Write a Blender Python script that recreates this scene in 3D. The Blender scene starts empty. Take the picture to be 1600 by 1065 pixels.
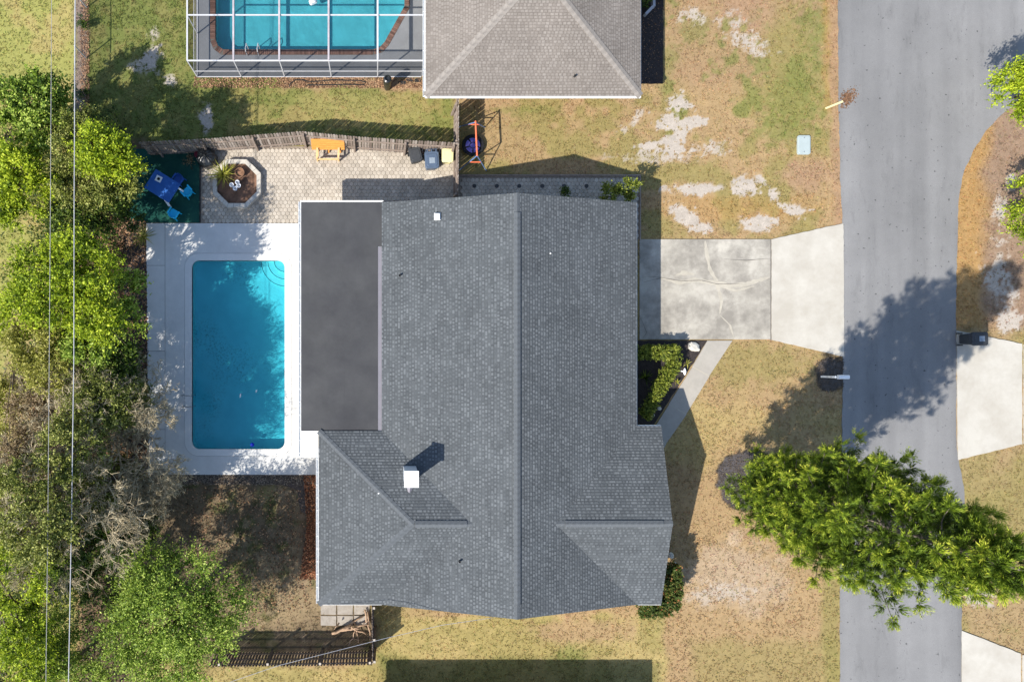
import bpy, bmesh, math, random
import numpy as np
from mathutils import Vector, Matrix

S = bpy.context.scene
COL = S.collection
# ------------------------------------------------------------------ camera
CAMH, FPX, NX, NY = 37.0, 1110.0, 590.0, 560.0      # drone height, focal length in photo px, point straight below
cd = bpy.data.cameras.new('camera'); cam = bpy.data.objects.new('camera', cd); COL.objects.link(cam)
cam.location = (0, 0, CAMH); cam.rotation_euler = (0, 0, 0)
cd.sensor_width = 36.0; cd.lens = FPX / 1600 * 36.0
cd.shift_x = (800 - NX) / 1600; cd.shift_y = (NY - 532.5) / 1600
cd.clip_start = 0.5; cd.clip_end = 2000
S.camera = cam
# ------------------------------------------------------------------ light
SUNV = Vector((-0.860, -0.682, 1.0)).normalized()     # towards the sun
elev = math.asin(SUNV.z); azim = math.atan2(SUNV.x, SUNV.y)
w = bpy.data.worlds.new("World"); S.world = w; w.use_nodes = True
nt = w.node_tree; bg = nt.nodes['Background']
sky = nt.nodes.new('ShaderNodeTexSky'); sky.sky_type = 'NISHITA'; sky.sun_disc = False
sky.sun_elevation = elev; sky.sun_rotation = azim
sky.air_density = 1.0; sky.dust_density = 0.6; sky.ozone_density = 1.0
nt.links.new(sky.outputs[0], bg.inputs[0]); bg.inputs[1].default_value = 0.125
sl = bpy.data.lights.new('sun', 'SUN'); so = bpy.data.objects.new('sun', sl); COL.objects.link(so)
sl.energy = 4.2; sl.angle = math.radians(0.53); sl.color = (1.0, 0.95, 0.87)
so.rotation_euler = (-SUNV).to_track_quat('-Z', 'Y').to_euler()
so.location = (-30, -25, 40)
vs = S.view_settings
vs.view_transform = 'Standard'; vs.look = 'None'; vs.exposure = 0.92; vs.gamma = 1.0; vs.use_curve_mapping = False
S.render.engine = 'CYCLES'

# ------------------------------------------------------------------ helpers
def P(px, py, h=0.0):
    """a spot measured in the photo, at a known height above the ground -> metres"""
    k = (CAMH - h) / FPX
    return Vector(((px - NX) * k, (NY - py) * k, h))
def PL(pts, h=0.0): return [P(x, y, h) for x, y in pts]
def G(pts): return [tuple(P(x, y).xy) for x, y in pts]

def tag(o, label=None, cat=None, group=None, kind=None):
    if label: o['label'] = label
    if cat: o['category'] = cat
    if group: o['group'] = group
    if kind: o['kind'] = kind
    return o
def thing(name, label, cat, loc=(0, 0, 0), rz=0.0, group=None):
    o = bpy.data.objects.new(name, None); COL.objects.link(o)
    o.empty_display_size = 0.2
    o.location = loc; o.rotation_euler = (0, 0, rz)
    return tag(o, label, cat, group)
def link(name, me, parent=None, m=None):
    o = bpy.data.objects.new(name, me); COL.objects.link(o)
    if parent is not None: o.parent = parent
    if m is not None: o.matrix_basis = m
    return o
def copy_tree(o, parent=None):
    c = o.copy(); COL.objects.link(c)
    if parent is not None: c.parent = parent
    for ch in list(o.children): copy_tree(ch, c)
    return c

class MB:
    """collects shapes, builds ONE mesh object"""
    def __init__(s, off=(0, 0, 0)):
        s.v = []; s.f = []; s.t = []; s.tone = 0.5; s.off = Vector(off)
    def add(s, vs_, fs):
        n = len(s.v)
        s.v.extend([(p[0] - s.off.x, p[1] - s.off.y, p[2] - s.off.z) for p in vs_])
        s.f.extend([tuple(i + n for i in f) for f in fs]); s.t.extend([s.tone] * len(fs))
    def box(s, c, d, rz=0.0, m=None):
        x, y, z = d[0] / 2, d[1] / 2, d[2] / 2
        V = [Vector((a, b, e)) for e in (-z, z) for a, b in ((-x, -y), (x, -y), (x, y), (-x, y))]
        R = m if m is not None else Matrix.Rotation(rz, 3, 'Z')
        c = Vector(c)
        s.add([R @ v + c for v in V], [(3, 2, 1, 0), (4, 5, 6, 7), (0, 1, 5, 4), (1, 2, 6, 5), (2, 3, 7, 6), (3, 0, 4, 7)])
    def taper(s, c, d0, d1, h, rz=0.0, bev=0.0):
        """frustum of rectangles, base centre c; bev cuts the corners"""
        R = Matrix.Rotation(rz, 3, 'Z'); c = Vector(c)
        def ring(d, z):
            x, y = d[0] / 2, d[1] / 2; b = min(bev, x * .9, y * .9)
            if b <= 0: p = [(-x, -y), (x, -y), (x, y), (-x, y)]
            else: p = [(-x + b, -y), (x - b, -y), (x, -y + b), (x, y - b), (x - b, y), (-x + b, y), (-x, y - b), (-x, -y + b)]
            return [R @ Vector((a, e, z)) + c for a, e in p]
        A = ring(d0, 0); B = ring(d1, h); n = len(A)
        s.add(A + B, [tuple(reversed(range(n))), tuple(range(n, 2 * n))] + [(i, (i + 1) % n, n + (i + 1) % n, n + i) for i in range(n)])
    def prism(s, poly, z0, z1, bottom=False):
        poly = [(p[0], p[1]) for p in poly]
        a = sum(poly[i][0] * poly[(i + 1) % len(poly)][1] - poly[(i + 1) % len(poly)][0] * poly[i][1] for i in range(len(poly)))
        if a < 0: poly = poly[::-1]
        n = len(poly)
        V = [(x, y, z0) for x, y in poly] + [(x, y, z1) for x, y in poly]
        F = [tuple(range(n, 2 * n))] + [(i, (i + 1) % n, n + (i + 1) % n, n + i) for i in range(n)]
        if bottom: F.append(tuple(reversed(range(n))))
        s.add(V, F)
    def ring(s, outer, inner, z0, z1, walls=True):
        """flat slab with one hole"""
        bm = bmesh.new(); es = []
        for loop in (outer, inner):
            vv = [bm.verts.new((p[0], p[1], z1)) for p in loop]
            es += [bm.edges.new((vv[i], vv[(i + 1) % len(vv)])) for i in range(len(vv))]
        bmesh.ops.triangle_fill(bm, use_beauty=True, use_dissolve=False, edges=es)
        bm.verts.index_update()
        F = []
        for f in bm.faces:
            idx = [v.index for v in f.verts]
            F.append(tuple(idx if f.normal.z > 0 else reversed(idx)))
        s.add([v.co.copy() for v in bm.verts], F); bm.free()
        if walls:
            for loop in (outer, inner):
                n = len(loop)
                s.add([(p[0], p[1], z0) for p in loop] + [(p[0], p[1], z1) for p in loop],
                      [(i, (i + 1) % n, n + (i + 1) % n, n + i) for i in range(n)])
    def tube(s, pts, r, n=6, cap=True):
        pts = [Vector(p) for p in pts]; m = len(pts)
        rr = r if isinstance(r, (list, tuple)) else [r] * m
        V = []; prev = None
        for i, p in enumerate(pts):
            d = (pts[min(i + 1, m - 1)] - pts[max(i - 1, 0)])
            d = d.normalized() if d.length > 1e-9 else Vector((0, 0, 1))
            a = d.orthogonal().normalized() if prev is None else (prev - d * prev.dot(d))
            a = a.normalized() if a.length > 1e-6 else d.orthogonal().normalized()
            prev = a; b = d.cross(a)
            for k in range(n):
                t = 2 * math.pi * k / n
                V.append(p + (a * math.cos(t) + b * math.sin(t)) * rr[i])
        F = [(i * n + k, i * n + (k + 1) % n, (i + 1) * n + (k + 1) % n, (i + 1) * n + k) for i in range(m - 1) for k in range(n)]
        if cap: F += [tuple(reversed(range(n))), tuple(range((m - 1) * n, m * n))]
        s.add(V, F)
    def bar(s, a, b, w, h):
        """square section bar from a to b"""
        a = Vector(a); b = Vector(b); d = b - a; L = d.length; d.normalize()
        up = Vector((0, 0, 1)) if abs(d.z) < .95 else Vector((0, 1, 0))
        x = d.cross(up).normalized(); y = x.cross(d)
        M = Matrix((x, d, y)).transposed()
        s.box((a + b) / 2, (w, L, h), m=M)
    def lathe(s, prof, c, n=16, cap=True):
        c = Vector(c); V = []; m = len(prof)
        for r, z in prof:
            for k in range(n):
                t = 2 * math.pi * k / n
                V.append(c + Vector((r * math.cos(t), r * math.sin(t), z)))
        F = [(i * n + k, i * n + (k + 1) % n, (i + 1) * n + (k + 1) % n, (i + 1) * n + k) for i in range(m - 1) for k in range(n)]
        if cap: F += [tuple(reversed(range(n))), tuple(range((m - 1) * n, m * n))]
        s.add(V, F)
    def mesh(s, name, mat, smooth=False, tone=False):
        me = bpy.data.meshes.new(name); me.from_pydata([tuple(v) for v in s.v], [], s.f)
        if mat: me.materials.append(mat)
        if smooth: me.polygons.foreach_set('use_smooth', [True] * len(me.polygons))
        if tone:
            a = me.attributes.new('tone', 'FLOAT', 'FACE'); a.data.foreach_set('value', s.t)
        me.validate(); me.update()
        return me
    def build(s, name, mat, parent=None, smooth=False, tone=False):
        o = link(name, s.mesh(name, mat, smooth, tone), parent)
        if parent is None: o.location = s.off
        return o

def np_mesh(name, V, F, mat, tone=None, col=None, alpha=None):
    """V (n,3), F (m,k) arrays -> mesh, fast"""
    V = np.asarray(V, np.float32); F = np.asarray(F, np.int32); k = F.shape[1]
    me = bpy.data.meshes.new(name)
    me.vertices.add(len(V)); me.vertices.foreach_set('co', V.ravel())
    me.loops.add(F.size); me.loops.foreach_set('vertex_index', F.ravel())
    me.polygons.add(len(F)); me.polygons.foreach_set('loop_start', np.arange(0, F.size, k, dtype=np.int32))
    me.update(calc_edges=True)
    if tone is not None:
        a = me.attributes.new('tone', 'FLOAT', 'FACE'); a.data.foreach_set('value', np.asarray(tone, np.float32))
    if col is not None:
        a = me.attributes.new('Col', 'FLOAT_COLOR', 'POINT')
        c4 = np.ones((len(V), 4), np.float32); c4[:, :3] = col
        if alpha is not None: c4[:, 3] = alpha
        a.data.foreach_set('color', c4.ravel())
    me.materials.append(mat)
    return me

# ------------------------------------------------------------------ materials
class N:
    def __init__(s, name):
        s.m = bpy.data.materials.new(name); s.m.use_nodes = True; s.nt = s.m.node_tree
        s.b = s.nt.nodes['Principled BSDF']; s.out = s.nt.nodes['Material Output']
    def n(s, t, **kw):
        nd = s.nt.nodes.new(t)
        for k, v in kw.items(): setattr(nd, k, v)
        return nd
    def l(s, a, b): s.nt.links.new(a, b)
    def co(s, which='Object'):
        return s.n('ShaderNodeTexCoord').outputs[which]
    def noise(s, vec, scale, detail=4, rough=.6, sc3=None):
        if sc3 is not None:
            mp = s.n('ShaderNodeMapping'); mp.inputs['Scale'].default_value = sc3
            s.l(vec, mp.inputs['Vector']); vec = mp.outputs[0]
        t = s.n('ShaderNodeTexNoise'); t.inputs['Scale'].default_value = scale
        t.inputs['Detail'].default_value = detail; t.inputs['Roughness'].default_value = rough
        s.l(vec, t.inputs['Vector']); return t.outputs['Fac']
    def ramp(s, fac, stops):
        r = s.n('ShaderNodeValToRGB'); e = r.color_ramp.elements
        while len(e) < len(stops): e.new(0.5)
        for i, (p, c) in enumerate(stops):
            e[i].position = p; e[i].color = (c[0], c[1], c[2], 1) if hasattr(c, '__len__') else (c, c, c, 1)
        s.l(fac, r.inputs[0]); return r.outputs[0]
    def mix(s, fac, a, b, mode='MIX'):
        m = s.n('ShaderNodeMix', data_type='RGBA', blend_type=mode)
        for sock, v in ((m.inputs[0], fac), (m.inputs[6], a), (m.inputs[7], b)):
            if isinstance(v, (int, float)): sock.default_value = v
            elif isinstance(v, (tuple, list)): sock.default_value = (v[0], v[1], v[2], 1)
            else: s.l(v, sock)
        return m.outputs[2]
    def bump(s, h, strength=.3, dist=.02):
        b = s.n('ShaderNodeBump'); b.inputs['Strength'].default_value = strength; b.inputs['Distance'].default_value = dist
        s.l(h, b.inputs['Height']); s.l(b.outputs[0], s.b.inputs['Normal'])
    def done(s, col, rough=.8, metal=0.0, spec=.3):
        if isinstance(col, (tuple, list)): s.b.inputs['Base Color'].default_value = (col[0], col[1], col[2], 1)
        else: s.l(col, s.b.inputs['Base Color'])
        s.b.inputs['Roughness'].default_value = rough; s.b.inputs['Metallic'].default_value = metal
        s.b.inputs['Specular IOR Level'].default_value = spec
        return s.m

def simple(name, col, rough=.7, var=.18, scale=6.0, metal=0.0, spec=.3, bump=.1, sc3=None, bscale=40):
    n = N(name); v = n.co()
    f = n.noise(v, scale, 5, .65, sc3)
    lo = tuple(c * (1 - var) for c in col); hi = tuple(min(1, c * (1 + var)) for c in col)
    c = n.ramp(f, [(.3, lo), (.7, hi)])
    if bump: n.bump(n.noise(v, bscale, 3, .6, sc3), bump, .01)
    return n.done(c, rough, metal, spec)

def toned(name, stops, rough=.9, nscale=12, nvar=.25, bump=.25, bscale=90, spec=.2, big=.45):
    """colour from each piece's own 'tone', plus grain"""
    n = N(name); a = n.n('ShaderNodeAttribute', attribute_name='tone')
    c = n.ramp(a.outputs['Fac'], stops); v = n.co()
    g = n.ramp(n.noise(v, nscale, 5, .7), [(.25, 1 - nvar), (.75, 1 + nvar)])
    c = n.mix(1.0, c, g, 'MULTIPLY')
    if big: c = n.mix(1.0, c, n.ramp(n.noise(v, big, 7, .7), [(.3, .84), (.7, 1.14)]), 'MULTIPLY')
    if bump: n.bump(n.noise(v, bscale, 2, .6), bump, .006)
    return n.done(c, rough, 0, spec)

def leafmat(name, stops, trans=.35, rough=.55):
    n = N(name); a = n.n('ShaderNodeAttribute', attribute_name='tone')
    c = n.ramp(a.outputs['Fac'], stops)
    n.done(c, rough, 0, .25)
    t = n.n('ShaderNodeBsdfTranslucent'); n.l(c, t.inputs['Color'])
    mx = n.n('ShaderNodeMixShader'); mx.inputs[0].default_value = trans
    n.l(n.b.outputs[0], mx.inputs[1]); n.l(t.outputs[0], mx.inputs[2]); n.l(mx.outputs[0], n.out.inputs['Surface'])
    return n.m

def colmat(name, grain=((7, .22), (45, .3)), bump=.5, trans=0.0, sand=False):
    n = N(name); a = n.n('ShaderNodeAttribute', attribute_name='Col'); c = a.outputs['Color']
    v = n.co()
    if sand:                                            # bare sand breaks through in ragged flecks
        m = n.n('ShaderNodeMath', operation='MULTIPLY_ADD'); n.l(a.outputs['Alpha'], m.inputs[0]); m.inputs[1].default_value = .8; n.l(n.noise(v, 5.5, 8, .78), m.inputs[2])
        c = n.mix(n.ramp(m.outputs[0], [(.58, 0.0), (1.24, 1.0)]), c, (.385, .335, .28))
    for sc, va in grain:
        g = n.ramp(n.noise(v, sc, 4, .7), [(.25, 1 - va), (.75, 1 + va)])
        c = n.mix(1.0, c, g, 'MULTIPLY')
    if bump: n.bump(n.noise(v, 25, 5, .75), bump, .04)
    n.done(c, .95, 0, .1)
    if trans:
        t = n.n('ShaderNodeBsdfTranslucent'); n.l(c, t.inputs['Color'])
        mx = n.n('ShaderNodeMixShader'); mx.inputs[0].default_value = trans
        n.l(n.b.outputs[0], mx.inputs[1]); n.l(t.outputs[0], mx.inputs[2]); n.l(mx.outputs[0], n.out.inputs['Surface'])
    return n.m

M = {}
def mk_materials():
    # asphalt: pale worn wheel bands along the road, speckled stones
    n = N('asphalt'); v = n.co()
    band = n.ramp(n.noise(v, 1.0, 3, .5, (.55, .03, 1)), [(.3, (.168, .165, .162)), (.7, (.248, .243, .237))])
    sp = n.ramp(n.noise(v, 28, 6, .85), [(.25, .72), (.55, 1.0), (.8, 1.25)])
    c = n.mix(1.0, band, sp, 'MULTIPLY')
    pit = n.ramp(n.noise(v, 5.5, 2, .4), [(.25, (.45, .45, .45)), (.30, (1, 1, 1))])
    c = n.mix(1.0, c, n.ramp(n.noise(v, .35, 6, .7), [(.3, .90), (.7, 1.08)]), 'MULTIPLY')
    c = n.mix(1.0, c, n.ramp(n.noise(v, 1.3, 8, .8, (1, .25, 1)), [(.36, .86), (.46, 1.0)]), 'MULTIPLY')
    c = n.mix(1.0, c, pit, 'MULTIPLY')
    n.bump(n.noise(v, 60, 4, .8), .5, .01); M['asphalt'] = n.done(c, .9, 0, .2)
    # concretes
    def conc(name, a, b, st, stv, stscale=1.3, rough=.85):
        n = N(name); v = n.co()
        c = n.ramp(n.noise(v, .8, 6, .6), [(.3, a), (.7, b)])
        g = n.ramp(n.noise(v, 22, 5, .75), [(.25, .93), (.75, 1.06)])
        c = n.mix(1.0, c, g, 'MULTIPLY')
        f = n.ramp(n.noise(v, stscale, 8, .72), [(.40, 0.0), (.62, stv)])
        c = n.mix(f, c, st)
        n.bump(n.noise(v, 70, 3, .7), .15, .004); M[name] = n.done(c, rough, 0, .25)
    conc('old_concrete', (.31, .285, .24), (.47, .435, .37), (.185, .168, .143), .8, .7)
    conc('pale_concrete', (.43, .40, .345), (.475, .445, .385), (.345, .31, .255), .6, .6)
    conc('white_deck', (.58, .57, .545), (.63, .62, .59), (.47, .46, .44), .5, .9)
    conc('coping', (.62, .61, .585), (.66, .65, .62), (.55, .54, .51), .3, 1.5)
    conc('grey_deck', (.20, .205, .21), (.24, .245, .25), (.16, .16, .165), .4, .9)
    conc('walk_concrete', (.34, .31, .27), (.39, .36, .31), (.25, .23, .2), .5, 1.6)
    conc('repair', (.40, .365, .295), (.455, .415, .34), (.31, .28, .23), .6, 2)
    conc('block', (.46, .43, .37), (.56, .52, .45), (.33, .3, .26), .5, 3)
    conc('slab_grey', (.30, .27, .23), (.38, .34, .29), (.2, .17, .14), .6, 3)
    M['joint'] = simple('joint', (.16, .145, .125), .95, .3, 20)
    M['paver'] = toned('paver', [(0, (.34, .295, .238)), (.5, (.41, .36, .295)), (1, (.47, .418, .347))], .9, 2.2, .2)
    M['paver_base'] = simple('paver_base', (.25, .205, .16), .95, .3, 9)
    M['dark_paver'] = simple('dark_paver', (.06, .06, .06), .9)
    M['brick_coping'] = toned('brick_coping', [(0, (.11, .06, .045)), (1, (.22, .125, .095))], .85, 12, .2)
    # pools
    n = N('pool_plaster'); v = n.co()
    c = n.ramp(n.noise(v, .7, 4, .6), [(.3, (.54, .72, .76)), (.7, (.70, .86, .88))])
    mud = n.ramp(n.noise(v, 9, 7, .85), [(.50, 0.0), (.66, .8)])
    zone = n.ramp(n.noise(v, .42, 2, .5), [(.47, 0.0), (.62, 1.0)])
    c = n.mix(n.mix(1.0, mud, zone, 'MULTIPLY'), c, (.05, .06, .05))
    M['plaster'] = n.done(c, .8)
    M['plaster2'] = simple('pool_plaster_pale', (.50, .66, .68), .8, .12, 1.2)
    M['step'] = simple('pool_step', (.84, .87, .87), .7, .08, 2)
    M['step_edge'] = simple('pool_step_edge', (.05, .09, .13), .7)
    def water(name, tint):
        n = N(name); v = n.co()
        t = n.n('ShaderNodeBsdfTransparent'); t.inputs[0].default_value = (*tint, 1)
        g = n.n('ShaderNodeBsdfGlossy'); g.inputs['Roughness'].default_value = .03
        lw = n.n('ShaderNodeFresnel'); lw.inputs[0].default_value = 1.33
        b = n.n('ShaderNodeBump'); b.inputs['Strength'].default_value = .12; b.inputs['Distance'].default_value = .05
        n.l(n.noise(v, 1.6, 3, .5), b.inputs['Height']); n.l(b.outputs[0], g.inputs['Normal']); n.l(b.outputs[0], lw.inputs['Normal'])
        mx = n.n('ShaderNodeMixShader'); n.l(lw.outputs[0], mx.inputs[0]); n.l(t.outputs[0], mx.inputs[1]); n.l(g.outputs[0], mx.inputs[2])
        n.l(mx.outputs[0], n.out.inputs['Surface']); M[name] = n.m
    water('water', (.28, .76, .82)); water('water2', (.36, .76, .82))
    # roof
    M['shingle'] = toned('shingle', [(0, (.048, .053, .057)), (.5, (.090, .098, .103)), (1, (.140, .150, .156))], .92, 30, .25, .4, 200)
    M['shingle_tan'] = toned('shingle_tan', [(0, (.13, .112, .096)), (.5, (.198, .173, .150)), (1, (.25, .222, .195))], .92, 26, .22, .4, 200)
    M['ridge'] = simple('ridge_shingle', (.088, .096, .103), .92, .25, 5, bump=.4, bscale=150)
    M['ridge_tan'] = simple('ridge_shingle_tan', (.23, .205, .18), .92, .3, 4, bump=.4, bscale=150)
    n = N('membrane'); v = n.co()
    c = n.ramp(n.noise(v, .55, 5, .6), [(.3, (.044, .044, .047)), (.7, (.066, .066, .066))])
    c = n.mix(1.0, c, n.ramp(n.noise(v, .9, 7, .75), [(.3, .86), (.7, 1.12)]), 'MULTIPLY')
    n.bump(n.noise(v, 90, 3, .7), .3, .006); M['membrane'] = n.done(c, .85, 0, .3)
    M['lap'] = simple('lap_sealant', (.030, .030, .031), .8)
    M['membrane_strip'] = simple('membrane_strip', (.19, .18, .20), .8, .08, 2)
    M['wall'] = simple('stucco', (.55, .52, .46), .9, .06, 3, bump=.3)
    M['white'] = simple('white_paint', (.78, .78, .76), .5, .04, 5, bump=.03)
    M['roof_board'] = simple('roof_board', (.07, .072, .076), .95)
    M['metal_cap'] = simple('galvanised_cap', (.62, .66, .72), .45, .06, 6, metal=.35)
    M['pipe_dark'] = simple('lead_pipe', (.03, .03, .032), .7)
    M['glass'] = simple('window_glass', (.03, .04, .05), .08, .1, 2, spec=.6, bump=0)
    M['garage'] = simple('garage_door_paint', (.70, .69, .66), .5, .05)
    # timber
    M['grey_wood'] = toned('weathered_board', [(0, (.15, .115, .095)), (.5, (.235, .19, .16)), (1, (.36, .31, .27))], .95, 9, .3)
    M['grey_wood_s'] = simple('weathered_timber', (.24, .19, .155), .95, .3, 7)
    M['dark_wood'] = toned('dark_board', [(0, (.07, .055, .045)), (1, (.16, .125, .1))], .95, 9, .3)
    M['dark_wood_s'] = simple('dark_timber', (.11, .085, .07), .95, .3, 7)
    M['pale_cap'] = simple('post_top', (.42, .37, .31), .9)
    M['orange_wood'] = simple('orange_wood', (.60, .27, .06), .6, .22, 3, sc3=(1, 9, 9))
    M['pale_wood'] = simple('pale_wood', (.62, .42, .20), .6, .18, 3)
    M['yellow_board'] = simple('yellow_board', (.66, .58, .30), .7, .12, 3)
    M['log'] = simple('dead_log', (.34, .23, .15), .95, .35, 6)
    M['bark'] = simple('bark', (.10, .075, .055), .95, .35, 5, bump=.5)
    M['bare_bark'] = simple('pale_bark', (.44, .36, .235), .95, .3, 5, bump=.4)
    M['pine_bark'] = simple('pine_bark', (.20, .165, .135), .95, .3, 5, bump=.5)
    # plastics, metals
    M['bin_char'] = simple('charcoal_plastic', (.045, .047, .050), .6, .12)
    M['bin_blue'] = simple('blue_grey_plastic', (.075, .105, .155), .5, .10)
    M['bin_panel'] = simple('pale_moulded_panel', (.22, .26, .30), .6, .3, 30)
    M['bin_yellow'] = simple('pale_yellow_plastic', (.66, .60, .32), .5, .08)
    M['rubber'] = simple('rubber', (.02, .02, .02), .8)
    M['table_blue'] = simple('blue_tabletop', (.025, .11, .36), .55, .12, 3)
    M['chair_blue'] = simple('deep_blue_plastic', (.02, .09, .34), .5, .1)
    M['chair_cyan'] = simple('cyan_plastic', (.02, .46, .74), .45, .06)
    M['orange_paint'] = simple('orange_tube', (.72, .16, .07), .45, .1)
    M['blue_paint'] = simple('blue_tube', (.12, .2, .36), .45, .1)
    M['purple'] = simple('purple_mat', (.19, .16, .50), .7, .15)
    M['black'] = simple('black_fabric', (.012, .012, .014), .75, .3, 6, bump=.4)
    M['black_gloss'] = simple('black_sheet', (.014, .016, .018), .32, .3, 5, bump=.5, bscale=14, spec=.5)
    M['alu'] = simple('white_aluminium', (.50, .50, .51), .45, .06)
    M['alu_grey'] = simple('weathered_aluminium', (.40, .36, .37), .5, .2, 3)
    M['teal_lid'] = simple('pale_teal_lid', (.34, .39, .38), .7, .06, 5)
    M['maroon'] = simple('maroon_pot', (.20, .02, .035), .5)
    M['clay'] = simple('clay_pot', (.24, .13, .075), .8)
    M['stone'] = simple('pale_boulder', (.50, .47, .41), .9, .2, 5, bump=.6)
    M['ornament'] = simple('white_glaze', (.82, .83, .85), .3, .03)
    M['ball_blue'] = simple('blue_ball', (.01, .03, .50), .4, .05)
    M['chrome'] = simple('dull_steel', (.30, .31, .33), .35, .05, metal=.8)
    M['wire_pale'] = simple('pale_cable', (.40, .40, .42), .5, .1)
    M['wire_dark'] = simple('grey_cable', (.34, .33, .32), .6, .1)
    M['galv'] = simple('galvanised_tube', (.42, .43, .45), .5, .1, metal=.3)
    # ground covers
    M['mulch'] = simple('black_mulch', (.036, .029, .027), .95, .6, 14, bump=1.0, bscale=30)
    M['brown_mulch'] = simple('brown_mulch', (.075, .058, .048), .95, .55, 10, bump=1.0, bscale=30)
    M['grey_mulch'] = simple('grey_mulch', (.062, .054, .056), .95, .4, 10, bump=1.0, bscale=30)
    M['soil'] = simple('bare_soil', (.15, .085, .055), .95, .45, 3.5, bump=.8, bscale=22)
    M['gravel'] = toned('gravel', [(0, (.05, .04, .032)), (.6, (.15, .115, .085)), (1, (.36, .29, .21))], .95)
    M['litter'] = toned('leaf_litter', [(0, (.07, .04, .025)), (.5, (.20, .105, .055)), (1, (.42, .26, .15))], .9, 12, .2, 0)
    M['red_litter'] = toned('red_litter', [(0, (.06, .022, .012)), (.6, (.18, .065, .03)), (1, (.38, .18, .09))], .9, 12, .2, 0)
    n = N('green_carpet'); v = n.co()
    c = n.ramp(n.noise(v, .9, 5, .65), [(.3, (.010, .050, .042)), (.7, (.022, .085, .062))])
    n.bump(n.noise(v, 80, 3, .7), .6, .01); M['carpet'] = n.done(c, .95, 0, .05)
    M['ground'] = colmat('ground_soil', ((2.2, .16), (9, .16), (48, .34)), .35, 0, True)
    M['grass'] = colmat('grass_blades', ((3, .1),), 0, .3)
    # leaves
    M['lime'] = leafmat('lime_leaves', [(0, (.032, .065, .004)), (.5, (.23, .32, .010)), (1, (.52, .58, .04))], .25)
    M['olive'] = leafmat('olive_leaves', [(0, (.024, .038, .006)), (.5, (.145, .172, .022)), (1, (.46, .46, .13))], .2)
    M['deep'] = leafmat('deep_green_leaves', [(0, (.010, .026, .004)), (.6, (.050, .090, .010)), (1, (.19, .25, .03))], .2)
    M['fresh'] = leafmat('fresh_green_leaves', [(0, (.020, .050, .005)), (.5, (.195, .295, .026)), (1, (.50, .58, .12))], .23)
    M['pine'] = leafmat('pine_needles', [(0, (.012, .026, .004)), (.5, (.085, .140, .012)), (.85, (.24, .32, .022)), (1, (.50, .52, .06))], .15)
    M['dry'] = leafmat('dry_leaves', [(0, (.09, .06, .03)), (.5, (.22, .155, .08)), (1, (.40, .31, .18))], .3)
    M['twig'] = leafmat('fine_twigs', [(0, (.16, .13, .07)), (.5, (.33, .275, .165)), (1, (.56, .48, .32))], .15)
    M['pinedead'] = leafmat('dead_needles', [(0, (.30, .13, .05)), (1, (.62, .33, .16))], .2)
    M['straw'] = leafmat('yellow_grass', [(0, (.12, .13, .015)), (.5, (.31, .31, .05)), (1, (.54, .49, .16))], .3)
    M['hedge'] = leafmat('hedge_leaves', [(0, (.035, .06, .008)), (.5, (.15, .19, .022)), (1, (.36, .38, .06))], .3)
    M['redgreen'] = leafmat('red_tipped_leaves', [(0, (.022, .045, .008)), (.6, (.085, .125, .022)), (.85, (.17, .19, .045)), (1, (.36, .14, .055))], .3)
    M['yucca'] = leafmat('yucca_leaves', [(0, (.13, .15, .02)), (.6, (.36, .36, .055)), (1, (.55, .50, .14))], .25)
    def screen(name, op, col):
        n = N(name); t = n.n('ShaderNodeBsdfTransparent'); d = n.n('ShaderNodeBsdfDiffuse'); d.inputs[0].default_value = (*col, 1)
        mx = n.n('ShaderNodeMixShader'); mx.inputs[0].default_value = op
        n.l(t.outputs[0], mx.inputs[1]); n.l(d.outputs[0], mx.inputs[2]); n.l(mx.outputs[0], n.out.inputs['Surface']); M[name] = n.m
    screen('screen_top', .12, (.03, .03, .03)); screen('screen_side', .42, (.02, .022, .025)); screen('chain', .22, (.3, .3, .31))
mk_materials()

# ------------------------------------------------------------------ noise for placing things
def vnoise(x, y, scale, seed):
    r = np.random.RandomState(seed); g = r.rand(256, 256)
    x = np.asarray(x) * scale + 1000.3; y = np.asarray(y) * scale + 1000.7
    xi = np.floor(x).astype(int); yi = np.floor(y).astype(int); fx = x - xi; fy = y - yi
    fx = fx * fx * (3 - 2 * fx); fy = fy * fy * (3 - 2 * fy)
    a = g[xi % 256, yi % 256]; b = g[(xi + 1) % 256, yi % 256]; c = g[xi % 256, (yi + 1) % 256]; d = g[(xi + 1) % 256, (yi + 1) % 256]
    return (a * (1 - fx) + b * fx) * (1 - fy) + (c * (1 - fx) + d * fx) * fy
def fbm(x, y, scale, seed, o=4):
    s = 0; a = 1; t = 0
    for i in range(o):
        s = s + a * vnoise(x, y, scale * 2 ** i, seed + i * 17); t += a; a *= .55
    return s / t
def sst(a, b, x):
    t = np.clip((x - a) / (b - a), 0, 1); return t * t * (3 - 2 * t)
def inpoly(x, y, poly):
    r = np.zeros(x.shape, bool); n = len(poly)
    for i in range(n):
        x0, y0 = poly[i]; x1, y1 = poly[(i + 1) % n]
        if y0 == y1: continue
        c = ((y0 > y) != (y1 > y)) & (x < (x1 - x0) * (y - y0) / (y1 - y0) + x0)
        r ^= c
    return r
def arc(cx, cy, r, a0, a1, n=8):
    return [(cx + r * math.cos(math.radians(a0 + (a1 - a0) * i / n)), cy + r * math.sin(math.radians(a0 + (a1 - a0) * i / n))) for i in range(n + 1)]
def rrect(x0, y0, x1, y1, r, n=8):
    return arc(x1 - r, y1 - r, r, 0, 90, n) + arc(x0 + r, y1 - r, r, 90, 180, n) + arc(x0 + r, y0 + r, r, 180, 270, n) + arc(x1 - r, y0 + r, r, 270, 360, n)
def rng(seed): return np.random.RandomState(seed)
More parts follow.
